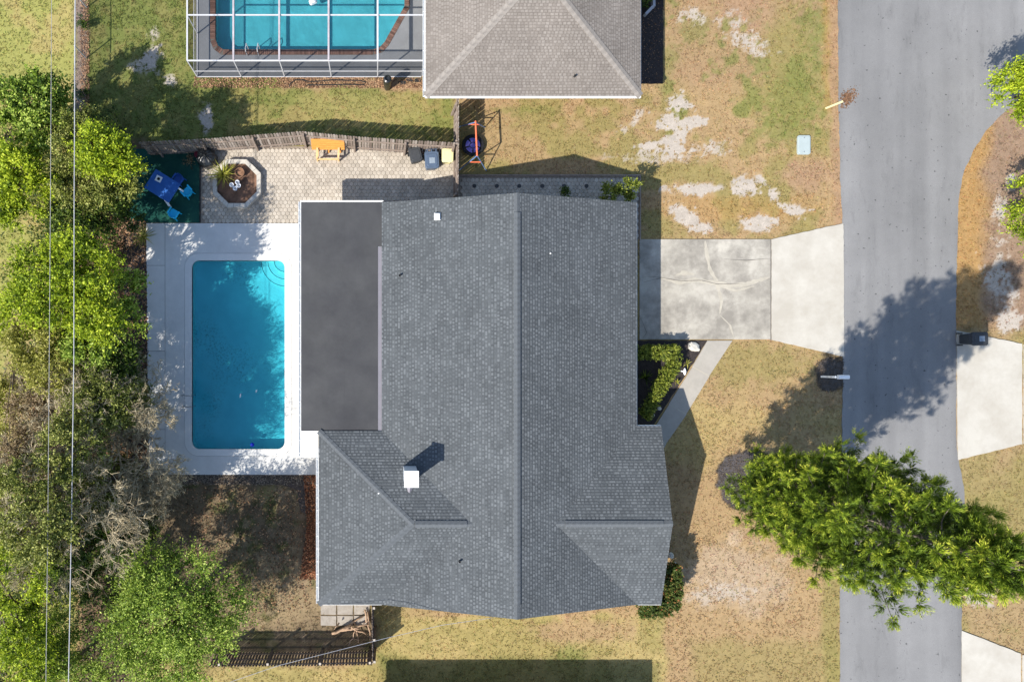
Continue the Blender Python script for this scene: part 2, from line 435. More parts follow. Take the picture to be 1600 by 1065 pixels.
def unit(a):
    return a / np.maximum(np.linalg.norm(a, axis=-1, keepdims=True), 1e-9)
# ================================================================== GROUND
ROAD = [(1309, -1500), (1309, 0), (1310, 150), (1313, 300), (1317, 355), (1317, 560), (1315, 700), (1312, 900), (1312, 2600),
        (1502, 2600), (1502, 985), (1503, 900), (1508, 810), (1505, 760), (1497, 717), (1494, 690), (1493, 500), (1495, 380), (1497, 310), (1505, 270),
        (1520, 235), (1540, 205), (1565, 178), (1605, 150), (1700, 118), (2600, 100), (2600, -140), (1700, -130), (1600, -190), (1575, -300), (1575, -1500)]
DRIVE_OLD = [(999, 374), (1203, 374), (1203, 530), (999, 530)]
APRON = [(1205, 374), (1317, 349), (1318, 557), (1205, 531)]
DRIVE_E1 = [(1494, 516), (1596, 537), (1596, 693), (1496, 718)]
DRIVE_E1B = [(1599, 538), (1800, 545), (1800, 690), (1599, 693)]
DRIVE_E2 = [(1502, 984), (1594, 1020), (1594, 1200), (1502, 1200)]
DRIVE_E2B = [(1597, 1022), (1800, 1030), (1800, 1200), (1597, 1200)]
WALK = [(1105, 531), (1143, 531), (1025, 712), (1000, 712), (1000, 697)]
BED = [(985, 532), (1105, 532), (1004, 690), (985, 690)]
DECK = [(229, 349), (470, 349), (497, 349), (497, 741), (232, 741)]
TURF = [(203, 233), (312, 233), (312, 348), (203, 348)]
PATIO = [(313, 229), (716, 229), (716, 275), (1000, 275), (1000, 374), (985, 374), (985, 320), (313, 348)]
NDECK = [(306, -400), (672, -400), (672, 119), (306, 119)]
HOUSE_A = [(468, 312), (600, 312), (995, 312), (995, 664), (1036, 664), (1036, 944), (500, 944), (500, 715), (468, 715)]
HOUSE_N = [(668, -400), (1000, -400), (1000, 148), (668, 148)]
MULCH_L = [(196, 352), (229, 352), (233, 700), (232, 741), (205, 741), (190, 560)]
GRAVEL = [(243, 741), (497, 741), (497, 800), (470, 800), (464, 765), (440, 756), (250, 753)]
NMULCH = [(1000, -400), (1036, -400), (1036, 131), (1000, 131)]
HARD = [ROAD, DRIVE_OLD, APRON, DRIVE_E1, DRIVE_E1B, DRIVE_E2, DRIVE_E2B, WALK, BED, DECK, TURF, PATIO, NDECK, HOUSE_A, HOUSE_N, GRAVEL, NMULCH]
PINE = (1168, 750); MAIL = (1300, 584)

def rgb(*c): return np.array(c, np.float32)
TAN = rgb(.315, .215, .110); OLIVE = rgb(.215, .185, .062); GREEN = rgb(.150, .165, .045); SAND = rgb(.46, .42, .365)
GSAND = rgb(.36, .30, .255); ORANGE = rgb(.330, .185, .060); PINKTAN = rgb(.30, .19, .115); BROWN = rgb(.135, .10, .062)
LIMEG = rgb(.265, .262, .075); DIRT = rgb(.235, .175, .135); DKGREEN = rgb(.07, .085, .022); YELG = rgb(.335, .262, .105)
def ground_color(X, Y):
    """albedo of grass and soil at world x, y"""
    px = X * 30 + NX; py = NY - Y * 30
    n1 = fbm(X, Y, .22, 3); n2 = fbm(X, Y, .75, 11); n3 = fbm(X, Y, 2.4, 23, 3); n4 = fbm(X, Y, 6.5, 41, 2)
    c = np.empty(X.shape + (3,), np.float32); c[:] = TAN; sw = np.zeros(X.shape, np.float32)
    def sand(w): np.maximum(sw, np.clip(w, 0, 1), out=sw)
    def blend(col, w):
        w = np.clip(w, 0, 1)[..., None]; c[:] = c * (1 - w) + col * w
    def el(cx, cy, rx, ry, rot=0, wob=.9):
        a = math.radians(rot); dx = px - cx; dy = py - cy
        u = (dx * math.cos(a) + dy * math.sin(a)) / rx; v = (-dx * math.sin(a) + dy * math.cos(a)) / ry
        d = np.sqrt(u * u + v * v) + (n2 - .5) * wob + (n3 - .5) * wob * .8 + (n4 - .5) * wob * .75
        return sst(1.4, .5, d)
    def box(x0, y0, x1, y1, s=14):
        j = (n2 - .5) * 24
        return sst(x0 - s, x0 + s, px + j) * sst(x1 + s, x1 - s, px + j) * sst(y0 - s, y0 + s, py + j) * sst(y1 + s, y1 - s, py + j)
    clump = sst(.50, .66, n2 * .6 + n3 * .4)
    blend(OLIVE, sst(.42, .68, n1) * .55)
    # far side of the left fence
    w = sst(125, 112, px); blend(LIMEG, w * .95); blend(YELG, w * sst(.5, .7, n2) * .7)
    blend(rgb(.30, .21, .12), el(45, 640, 45, 120) * .8)
    # north side yard with leafy green and sandy spots
    w = box(125, -60, 720, 232); blend(OLIVE, w * .8); blend(GREEN, w * sst(.40, .56, n2 * .5 + n3 * .5) * .8); blend(rgb(.085, .12, .03), w * sst(470, 250, px) * .45)
    w = box(120, -60, 137, 200, 4); blend(DIRT, w)
    sand(el(238, 92, 14, 20, 0, 1.6) * .7); sand(el(222, 105, 18, 10, 0, 1.6) * .5); sand(el(240, 50, 10, 12, 0, 1.6) * .5); sand(el(322, 185, 11, 22, 0, 1.5) * .8)
    sand(el(262, 128, 10, 10, 0, 1.6) * .7)
    blend(PINKTAN, box(440, 120, 665, 140, 6) * .9); blend(PINKTAN, box(715, 150, 1000, 172, 8) * .8); blend(YELG, box(470, 150, 665, 195) * .4)
    # yard between the two houses
    w = box(720, 150, 1310, 375, 10); blend(TAN, w * .75); blend(OLIVE, w * sst(.45, .62, n2) * .7)
    blend(PINKTAN, box(1040, -80, 1310, 130) * .55)
    blend(OLIVE, el(1240, 120, 55, 110) * .75)
    w = box(1035, -80, 1306, 220); blend(GREEN, w * sst(.53, .62, n2 * .55 + n3 * .45) * .7)
    for a in ((1240, 150, 40, 40), (1225, 205, 40, 22), (1085, 42, 20, 16), (1045, 95, 12, 16), (1275, 40, 25, 40), (830, 172, 40, 9)):
        blend(GREEN, el(*a, 0, 1.8) * .5)
    blend(PINKTAN, el(1165, 20, 40, 30) * .8); blend(PINKTAN, el(1255, 275, 40, 24) * .8)
    for a in ((1060, 168, 13, 20, 0), (1050, 195, 22, 14, 20), (1058, 190, 30, 7, 0), (1040, 220, 26, 9, -15), (1010, 228, 30, 7, -10), (1045, 235, 30, 6, 0)):
        sand(el(*a, 2.2))
    for a in ((1165, 65, 30, 12, 20), (1180, 72, 12, 24, -20), (1080, 25, 22, 10, 0), (990, 190, 5, 22, 30), (978, 205, 10, 8, 0), (1150, 35, 25, 12, 0), (1015, 245, 60, 12, 0), (1120, 232, 25, 10, 0)):
        sand(el(*a, 2.0) * .55)
    for a in ((1165, 292, 34, 13, 0), (1200, 290, 22, 10, 30), (1212, 302, 16, 12, 40), (1095, 294, 50, 7, 0), (1232, 325, 26, 7, 30), (1252, 330, 14, 6, 0), (1070, 338, 24, 12, 40), (1180, 350, 28, 12, 0), (1090, 356, 20, 6, 0)):
        sand(el(*a, 1.9) * .8)
    blend(ORANGE, el(1150, 325, 130, 22) * .35)
    blend(ORANGE, box(1290, -80, 1312, 175, 6) * .4); blend(PINKTAN, box(1300, -80, 1316, 360, 4) * .7)
    # front lawn
    w = box(1035, 535, 1318, 1200, 6); blend(TAN, w); blend(YELG, w * sst(.48, .66, n1) * .6)
    blend(OLIVE, el(1180, 570, 90, 36) * .6); blend(OLIVE, box(1285, 840, 1318, 1200, 8) * .7); blend(OLIVE, box(1080, 1000, 1318, 1200) * .5)
    blend(rgb(.36, .27, .18), el(1155, 900, 75, 55) * .8); sand(el(1140, 925, 40, 16, 0, 1.6) * .42); blend(rgb(.4, .3, .2), el(1150, 845, 14, 8, 0, 1.6) * .8)
    # south lawn
    w = np.maximum(box(592, 962, 1040, 1200, 6), box(330, 1043, 1040, 1200, 6)); blend(YELG, w * .85); blend(OLIVE, w * sst(.45, .62, n2) * .5); blend(PINKTAN, el(900, 985, 90, 20) * .6)
    blend(GREEN, el(895, 1020, 26, 14, 0, 1.4) * .7); blend(GREEN, el(600, 1030, 20, 18, 0, 1.4) * .45); blend(DKGREEN, box(600, 1030, 1030, 1400, 8) * .45)  # last dark green box paints in the south house's cast shadow
    # verge across the road
    w = sst(1488, 1492, px) * sst(530, 515, py); blend(TAN, w); blend(ORANGE, w * .6); blend(rgb(.24, .165, .115), w * sst(1528, 1560, px + (n2 - .5) * 40) * .9)
    for a in ((1562, 330, 10, 20), (1560, 420, 22, 45), (1580, 280, 10, 14), (1548, 440, 14, 12)): sand(el(*a, 0, 1.8) * .65)
    w = sst(1488, 1492, px) * sst(505, 520, py); blend(rgb(.29, .205, .105), w * .9); blend(OLIVE, w * sst(.45, .62, n1) * .6)
    blend(OLIVE, el(1530, 760, 40, 50) * .5); sand(el(1528, 925, 26, 26, 0, 1.5) * .6); sand(el(1580, 500, 20, 12, 0, 1.8) * .7)
    # back yard
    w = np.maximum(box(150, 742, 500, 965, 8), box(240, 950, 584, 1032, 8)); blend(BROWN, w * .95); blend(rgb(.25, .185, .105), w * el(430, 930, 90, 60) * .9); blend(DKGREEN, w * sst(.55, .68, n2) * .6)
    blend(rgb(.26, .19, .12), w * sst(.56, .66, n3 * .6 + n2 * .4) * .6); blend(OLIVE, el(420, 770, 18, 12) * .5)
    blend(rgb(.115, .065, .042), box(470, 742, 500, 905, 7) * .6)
    # under the trees on the left
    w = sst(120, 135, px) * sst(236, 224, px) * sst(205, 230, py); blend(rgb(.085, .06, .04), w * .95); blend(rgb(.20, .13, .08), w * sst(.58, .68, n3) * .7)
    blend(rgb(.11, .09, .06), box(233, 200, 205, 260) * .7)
    # mulch rings
    d = np.hypot(px - PINE[0], py - PINE[1]) + (n3 - .5) * 9 + (n4 - .5) * 8; blend(rgb(.085, .077, .078), sst(48, 45, d)); blend(rgb(.07, .055, .04), sst(44, 47, d) * sst(50, 47, d))
    d = np.hypot(px - MAIL[0], py - MAIL[1]) + (n3 - .5) * 10 + (n4 - .5) * 9; blend(rgb(.10, .088, .08), sst(27, 24, d)); blend(rgb(.05, .04, .03), sst(21, 24, d) * sst(27, 24, d))
    return c, sw

def ground():
    xs = np.concatenate([[-700, -250, -90, -45], np.arange(-21.5, 36.0, .11), [60, 110, 260, 700]])
    ys = np.concatenate([[-700, -250, -90, -40], np.arange(-19, 20.6, .11), [45, 100, 260, 700]])
    X, Y = np.meshgrid(xs, ys); nx = len(xs); ny = len(ys)
    Z = (fbm(X, Y, .6, 5) - .5) * .03 + (fbm(X, Y, 3.0, 8, 2) - .5) * .022 - .006
    V = np.stack([X, Y, Z], -1).reshape(-1, 3)
    i = np.arange(nx - 1)[None, :] + nx * np.arange(ny - 1)[:, None]
    F = np.stack([i, i + 1, i + 1 + nx, i + nx], -1).reshape(-1, 4)
    cx = V[F].mean(1)[:, 0] * 30 + NX; cy = NY - V[F].mean(1)[:, 1] * 30
    hole = ((cx > 236) & (cx < 490) & (cy > 356) & (cy < 735)) | ((cx > 313) & (cx < 660) & (cy > -180) & (cy < 112))
    F = F[~hole]
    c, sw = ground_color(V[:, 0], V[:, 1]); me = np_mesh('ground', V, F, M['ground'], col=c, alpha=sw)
    me.polygons.foreach_set('use_smooth', [True] * len(me.polygons))
    o = link('ground', me); tag(o, 'dry tan and olive lawn ground with sandy bare spots', 'ground', kind='structure')

def slab(name, poly, z, mat, label, cat, z0=-.12, parts=None):
    mb = MB(); mb.prism(G(poly), z0, z); o = mb.build(name, M[mat]); return tag(o, label, cat, kind='structure')
def ragged(poly, step=10, amp=1.2, seed=1):
    """photo-space outline with a slightly crumbly edge"""
    r = random.Random(seed); out = []
    for i in range(len(poly)):
        a = poly[i]; b = poly[(i + 1) % len(poly)]; L = math.dist(a, b); n = max(1, min(80, int(L / step)))
        for k in range(n):
            t = k / n; out.append((a[0] + (b[0] - a[0]) * t + r.uniform(-amp, amp), a[1] + (b[1] - a[1]) * t + r.uniform(-amp, amp)))
    return out
def paving():
    slab('road', ragged(ROAD, 9, .8), .028, 'asphalt', 'pale grey worn asphalt street running past the front lawn', 'road')
    d = slab('driveway', DRIVE_OLD, .045, 'old_concrete', 'old stained concrete driveway with pale repaired cracks', 'driveway')
    def strip(pts, wpx, seed):
        r = random.Random(seed); L = []; R_ = []; q = []
        for i in range(len(pts) - 1):
            for k in range(5): t = k / 5; q.append((pts[i][0] + (pts[i + 1][0] - pts[i][0]) * t, pts[i][1] + (pts[i + 1][1] - pts[i][1]) * t))
        q.append(pts[-1])
        for i, p in enumerate(q):
            a = q[max(0, i - 1)]; b = q[min(len(q) - 1, i + 1)]; dx, dy = b[0] - a[0], b[1] - a[1]; l = math.hypot(dx, dy) or 1
            e = min(1, .3 + .7 * min(i, len(q) - 1 - i) / 4); wv = wpx * e * r.uniform(.6, 1.25)
            L.append((p[0] - dy / l * wv, p[1] + dx / l * wv)); R_.append((p[0] + dy / l * wv, p[1] - dx / l * wv))
        mb = MB(); nn = len(L); A = [P(x, y, 0) for x, y in L]; B = [P(x, y, 0) for x, y in R_]
        zz = .047 + .0016 * (seed % 40); V = [(v.x, v.y, zz) for v in A] + [(v.x, v.y, zz) for v in B]
        mb.add(V, [(i, i + 1, nn + i + 1, nn + i) for i in range(nn - 1)]); return mb
    for k, (pts, wd) in enumerate([([(1033, 434), (1060, 442), (1085, 437), (1105, 441), (1122, 442), (1140, 447), (1165, 444), (1185, 438), (1202, 433)], 3.2),
                                   ([(1101, 376), (1103, 392), (1108, 420), (1119, 439), (1123, 455), (1127, 470), (1124, 490)], 2.8),
                                   ([(1056, 430), (1068, 426), (1084, 429)], 3.5), ([(1122, 447), (1150, 454), (1178, 447)], 2.4), ([(1124, 492), (1140, 508), (1146, 528)], 1.5)]):
        strip(pts, wd, k).build('crack_repair', M['repair'], d)
    mbj = MB(); mbj.tone = 0
    for k, pts in enumerate([[(1005, 441), (1033, 434), (1062, 439), (1096, 438), (1120, 444), (1160, 443)], [(1005, 432), (1033, 433)], [(1130, 405), (1165, 407), (1202, 404)], [(1000, 495), (1010, 520), (1003, 528)]]):
        s_ = strip(pts, .45, 40 + k); mbj.add([(v[0], v[1], v[2] + .009) for v in s_.v], s_.f)
    mbj.build('crack', M['joint'], d)
    slab('driveway_apron', ragged(APRON, 7, .45, 3), .05, 'pale_concrete', 'newer cream concrete apron flaring out to the street', 'driveway apron')
    for nm, pl, lb in (('driveway', DRIVE_E1, 'pale concrete driveway apron across the street beside the dark bin'), ('driveway', DRIVE_E1B, 'far section of the pale driveway beyond the joint across the street'),
                       ('driveway', DRIVE_E2, 'bright concrete driveway apron at the lower right corner'), ('driveway', DRIVE_E2B, 'far section of the lower right driveway beyond its joint')):
        slab(nm, ragged(pl, 7, .4, 5), .05, 'pale_concrete', lb, 'driveway')
    slab('driveway_joint', [(1203, 374), (1205, 374), (1205, 531), (1203, 531)], .03, 'joint', 'dark joint between old driveway and apron', 'joint')
    # walkway slabs
    wk = thing('walkway', 'diagonal grey concrete walkway from driveway to front porch', 'walkway', P(1085, 590)); wk['kind'] = 'structure'
    cuts = [0, .36, .70, 1.0, 1.32]
    a0, b0 = Vector((1105, 532)), Vector((1143, 532)); a1, b1 = Vector((1025, 665)), Vector((1045, 686))
    da = Vector((-80, 133)); db = Vector((-80 * 1.23, 133 * 1.23))
    tt = [(0, 0), (.33, .365), (.745, .85), (1.15, 1.15)]
    aP = [(1105, 532), (1081.5, 572.5), (1045, 631), (1020, 672), (1003, 700)]
    bP = [(1144, 532), (1108, 587), (1072, 647), (1040, 694), (1030, 712)]
    for i in range(4):
        g = .6
        q = [(aP[i][0], aP[i][1] + (g if i else 0)), (bP[i][0], bP[i][1] + (g if i else 0)), (bP[i + 1][0], bP[i + 1][1] - g), (aP[i + 1][0], aP[i + 1][1] - g)]
        mb = MB(P(1085, 590)); mb.prism(G(q), -.1, .035); mb.build('slab', M['walk_concrete'], wk)
        if i < 3:
            x0, y0 = aP[i + 1]; x1, y1 = bP[i + 1]
            mb = MB(P(1085, 590)); mb.prism(G([(x0, y0 - .8), (x1, y1 - .8), (x1, y1 + .8), (x0, y0 + .8)]), -.1, .04); mb.build('joint_mortar', M['repair'], wk)
    # bits of concrete stain: leaf smear on the road
    mb = MB(); r = rng(4)
    for k in range(420):
        a = r.normal(0, 1, 2); c = P(1324 + a[0] * 6, 153 + a[1] * 6 + a[0] * -3); t = r.rand() * 6.28; s_ = .02 + r.rand() * .03
        mb.tone = r.rand() * .6
        mb.add([(c.x + math.cos(t + q) * s_ * (1 if q % 3 else .6), c.y + math.sin(t + q) * s_, .031 + r.rand() * .012) for q in (0, 1.57, 3.14, 4.71)], [(0, 1, 2, 3)])
    tag(mb.build('leaf_smear', M['litter'], tone=True), 'small smear of rusty leaf litter on the street edge', 'leaf litter', kind='stuff')

# ================================================================== POOLS
def pool_basin(name, loop, depth, mat, parent, z=-.02):
    n = len(loop); mb = MB(parent.location)
    mb.add([(x, y, z) for x, y in loop] + [(x, y, -depth) for x, y in loop], [((i + 1) % n, i, n + i, n + (i + 1) % n) for i in range(n)] + [tuple(range(n, 2 * n))])
    return mb.build(name, M[mat], parent)
def deck_and_pool():
    W_ = [(P(x, y).x, P(x, y).y) for x, y in [(300, 407), (445, 407), (445, 701), (300, 701)]]
    x0, x1 = W_[0][0], W_[1][0]; y1, y0 = W_[0][1], W_[2][1]
    inner = rrect(x0, y0, x1, y1, .38); cop = rrect(x0 - .36, y0 - .36, x1 + .36, y1 + .36, .72)
    pc = P(372, 554)
    deck = thing('pool_deck', 'white painted concrete deck surrounding the rectangular pool', 'pool deck', pc); deck['kind'] = 'structure'
    hole = rrect(x0 - .372, y0 - .372, x1 + .372, y1 + .372, .73)
    mb = MB(pc); mb.ring(G([(258.6, 741), (498, 741), (498, 349), (258.6, 349)]), hole, -.12, .05); mb.build('slab', M['white_deck'], deck)
    for a, b in ((349, 414.6), (415.2, 548), (548.6, 670), (670.6, 741)):
        mb = MB(pc); mb.prism(G([(229 + (a - 349) * .008, a), (258, a), (258, b), (229 + (b - 349) * .008, b)]), -.12, .05); mb.build('slab', M['white_deck'], deck)
    mb = MB(pc); mb.prism(G([(230, 350), (262, 350), (262, 740), (232, 740)]), -.12, .03); mb.ring(rrect(x0 - .45, y0 - .45, x1 + .45, y1 + .45, .8), rrect(x0 - .3, y0 - .3, x1 + .3, y1 + .3, .65), -.12, .03)
    mb.build('joint_fill', M['joint'], deck)
    pl = thing('swimming_pool', 'rectangular in-ground pool with white coping beside the flat roof', 'pool', pc)
    mb = MB(pc); mb.ring(cop, inner, -.2, .062); mb.build('coping', M['coping'], pl)
    pool_basin('basin', inner, .64, 'plaster', pl)
    # corner steps (quarter rounds in the north-east corner)
    for k, (rr, zz) in enumerate(((1.28, -.46), (.92, -.32), (.56, -.10))):
        q = [(x1 - .002, y1 - .002)] + [(x1 + rr * math.cos(math.radians(a)), y1 + rr * math.sin(math.radians(a))) for a in np.linspace(180, 270, 14)]
        mb = MB(pc); mb.prism(q, -.63, zz); st = mb.build('step', M['step'], pl)
        mb = MB(pc)
        e = [(x1 + (rr + .012) * math.cos(math.radians(a)), y1 + (rr + .012) * math.sin(math.radians(a)), zz + .006) for a in np.linspace(181, 269, 16)]
        mb.tube(e, .013, 5); mb.build('step_edge', M['step_edge'], st)
    mb = MB(pc); nn = len(inner); mb.add([(x, y, -.07) for x, y in inner], [tuple(range(nn))]); mb.build('water', M['water'], pl)
    for yy in (617, 634):
        mb = MB(pc); a = P(288, yy); b = P(303, yy)
        mb.tube([(a.x, a.y, .06), (a.x, a.y, .5), (a.x + .08, a.y, .58), (b.x - .1, a.y, .58), (b.x, a.y, .45), (b.x, a.y, -.3)], .026, 7)
        mb.build('grab_rail', M['chrome'], pl)
    # two pale leaves / debris and the ball
    c = P(394, 694.5); mb = MB(c); mb.lathe([(.001, -.02), (.06, -.005), (.095, .04), (.11, .09), (.095, .15), (.05, .19), (.001, .2)], (c.x, c.y, -.13), 16)
    tag(mb.build('pool_ball', M['ball_blue'], smooth=True), 'deep blue ball floating at the south end of the pool', 'ball')
    for k, (x, y, lb) in enumerate(((375, 618, 'larger pale scrap floating in the middle of the pool'), (400, 611, 'smaller pale scrap floating near the pool middle'))):
        c = P(x, y); mb = MB(c); s_ = (.13, .09)[k]
        mb.add([(c.x - .03, c.y - s_, -.055), (c.x + .04, c.y - s_ * .3, -.05), (c.x + .05, c.y + s_, -.052), (c.x - .03, c.y + s_ * .5, -.048), (c.x, c.y, -.03)], [(0, 1, 4), (1, 2, 4), (2, 3, 4), (3, 0, 4)])
        tag(mb.build('floating_scrap', M['white']), lb, 'debris')

def offset_poly(poly, d):
    """outline pushed outwards by d (counter-clockwise input)"""
    n = len(poly); out = []
    for i in range(n):
        a = Vector(poly[i - 1]); b = Vector(poly[i]); c = Vector(poly[(i + 1) % n])
        n1 = (b - a).normalized(); n2 = (c - b).normalized()
        n1 = Vector((n1.y, -n1.x)); n2 = Vector((n2.y, -n2.x)); m = (n1 + n2)
        m = m.normalized() if m.length > 1e-6 else n1
        out.append(tuple(b + m * (d / max(.35, m.dot(n1)))))
    return out
def resample(poly, step):
    out = []; n = len(poly)
    for i in range(n):
        a = Vector(poly[i]); b = Vector(poly[(i + 1) % n]); L = (b - a).length; k = max(1, round(L / step))
        for j in range(k): out.append((a + (b - a) * (j / k), (b - a).normalized(), L / k))
    return out
def neighbour_pool():
    pc = P(470, 20)
    pts = [(337, 62), (341, 72), (349, 78), (583, 78), (593, 75), (601, 66), (632, 10), (632, -150), (337, -150)]
    loop = G(pts)                                   # photo runs clockwise downwards -> counter-clockwise in world
    a = sum(loop[i][0] * loop[(i + 1) % len(loop)][1] - loop[(i + 1) % len(loop)][0] * loop[i][1] for i in range(len(loop)))
    if a < 0: loop = loop[::-1]
    deck = thing('pool_deck', 'grey concrete deck inside the screened pool enclosure', 'pool deck', pc); deck['kind'] = 'structure'
    mb = MB(pc); mb.ring(G([(306, 119.5), (672, 119.5), (672, -230), (306, -230)]), offset_poly(loop, .29), -.12, .05); mb.build('slab', M['grey_deck'], deck)
    pl = thing('swimming_pool', 'turquoise pool with brick coping under the screen enclosure', 'pool', pc)
    pool_basin('basin', loop, .65, 'plaster2', pl)
    mb = MB(pc); nn = len(loop); mb.add([(x, y, -.06) for x, y in loop], [tuple(range(nn))]); mb.build('water', M['water2'], pl)
    mb = MB(pc); mb.ring(offset_poly(loop, .285), loop, -.15, .045); mb.build('coping_bed', M['joint'], pl)
    mb = MB(pc); r = random.Random(3)
    for p, d, L in resample(offset_poly(loop, .01), .105):
        nrm = Vector((d.y, -d.x)); c = p + d * L / 2 + nrm * .133
        mb.tone = r.random()
        mb.box((c.x, c.y, .03), (L - .014, .262, .075 + r.uniform(-.003, .003)), math.atan2(d.y, d.x))
    tag(mb.build('coping_bricks', M['brick_coping'], pl, tone=True), kind='stuff')
    for x in (387, 405):
        mb = MB(pc); a = P(x, 88); b = P(x + 1, 76)
        mb.tube([(a.x, a.y, .05), (a.x, a.y, .55), (a.x, a.y + .1, .66), (b.x, b.y, .6), (b.x, b.y, -.3)], .024, 7); mb.build('grab_rail', M['alu'], pl)
    c = P(489, 2); mb = MB(c)
    mb.taper((c.x, c.y, -.06), (.42, .3), (.36, .26), .16, .4, .06); mb.taper((c.x, c.y, .1), (.2, .16), (.14, .1), .1, .4, .03)
    tag(mb.build('pool_float', M['ornament']), 'small white floating skimmer box in the screened pool', 'pool float')

def cage():
    pc = P(309, 119); h = 2.05
    root = thing('pool_enclosure', 'white aluminium screen enclosure over the neighbouring pool', 'pool enclosure', pc)
    xs = [292.5, 365, 436.5, 513.5, 590, 662]
    T = [P(x, 95, h) for x in xs]; y0 = T[0].y; ytop = 20.6
    yp = [y0, P(0, 24, h).y, P(0, -50, h).y, ytop]
    for i, t in enumerate(T[:-1]):
        mb = MB(pc); mb.bar((t.x, t.y, .05), (t.x, t.y, h), .05, .05); mb.build('post', M['alu'], root)
    for y in yp[1:]:
        mb = MB(pc); mb.bar((T[0].x, y, .05), (T[0].x, y, h), .05, .05); mb.build('post', M['alu'], root)
    mb = MB(pc); mb.bar((T[0].x, y0, h), (T[-1].x, y0, h), .065, .05); mb.build('eave_beam', M['alu'], root)
    mb = MB(pc); mb.bar((T[0].x, y0, h + .003), (T[0].x, ytop, h + .003), .07, .05); mb.build('eave_beam', M['alu'], root)
    for i, t in enumerate(T[1:-1]):
        mb = MB(pc); mb.box((t.x, (y0 + ytop) / 2, h + .02), (.085, ytop - y0, .14)); mb.build('roof_beam', M['alu_grey'] if i != 3 else M['alu'], root)
    for y in yp[1:3]:
        for i in range(len(T) - 1):
            mb = MB(pc); mb.bar((T[i].x + .04, y, h + .01), (T[i + 1].x - .04, y, h + .01), .06, .05); mb.build('purlin', M['alu'], root)
    for z, wd in ((.78, .035), (.07, .05)):
        mb = MB(pc); mb.bar((T[0].x, y0, z), (T[-1].x, y0, z), wd, .045); mb.build('chair_rail' if z > .5 else 'base_rail', M['alu'], root)
        mb = MB(pc); mb.bar((T[0].x, y0, z + .002), (T[0].x, ytop, z + .002), wd, .045); mb.build('chair_rail' if z > .5 else 'base_rail', M['alu'], root)
    def pane(a, b, c, d, mat): mb = MB(pc); mb.add([a, b, c, d], [(0, 1, 2, 3)]); mb.build('screen_panel', M[mat], root)
    for i in range(len(T) - 1):
        a, b = T[i].x + .03, T[i + 1].x - .03
        pane((a, y0, .09), (b, y0, .09), (b, y0, h - .03), (a, y0, h - .03), 'screen_side')
        for k in range(3): pane((a, yp[k] + .03, h - .01), (b, yp[k] + .03, h - .01), (b, yp[k + 1] - .03, h - .01), (a, yp[k + 1] - .03, h - .01), 'screen_top')
    for k in range(3): pane((T[0].x, yp[k] + .03, .09), (T[0].x, yp[k + 1] - .03, .09), (T[0].x, yp[k + 1] - .03, h - .03), (T[0].x, yp[k] + .03, h - .03), 'screen_side')
# ================================================================== ROOFS AND HOUSES
def clip(poly, conv):
    """clip a convex polygon by a convex counter-clockwise polygon (plan view)"""
    out = poly
    for i in range(len(conv)):
        ax, ay = conv[i]; bx, by = conv[(i + 1) % len(conv)]
        ex, ey = bx - ax, by - ay; inp = out; out = []
        if not inp: break
        for j in range(len(inp)):
            p = inp[j]; q = inp[(j + 1) % len(inp)]
            sp = ex * (p[1] - ay) - ey * (p[0] - ax); sq = ex * (q[1] - ay) - ey * (q[0] - ax)
            if sp >= 0: out.append(p)
            if (sp >= 0) != (sq >= 0):
                t = sp / (sp - sq); out.append((p[0] + (q[0] - p[0]) * t, p[1] + (q[1] - p[1]) * t))
    return out
def ccw(poly):
    a = sum(poly[i][0] * poly[(i + 1) % len(poly)][1] - poly[(i + 1) % len(poly)][0] * poly[i][1] for i in range(len(poly)))
    return poly if a > 0 else poly[::-1]
def plane_of(p3):
    a, b, c = [Vector(p) for p in p3[:3]]
    n = (b - a).cross(c - a); n = n if n.z > 0 else -n
    return lambda x, y: a.z - (n.x * (x - a.x) + n.y * (y - a.y)) / n.z, Vector((-n.x / n.z, -n.y / n.z))
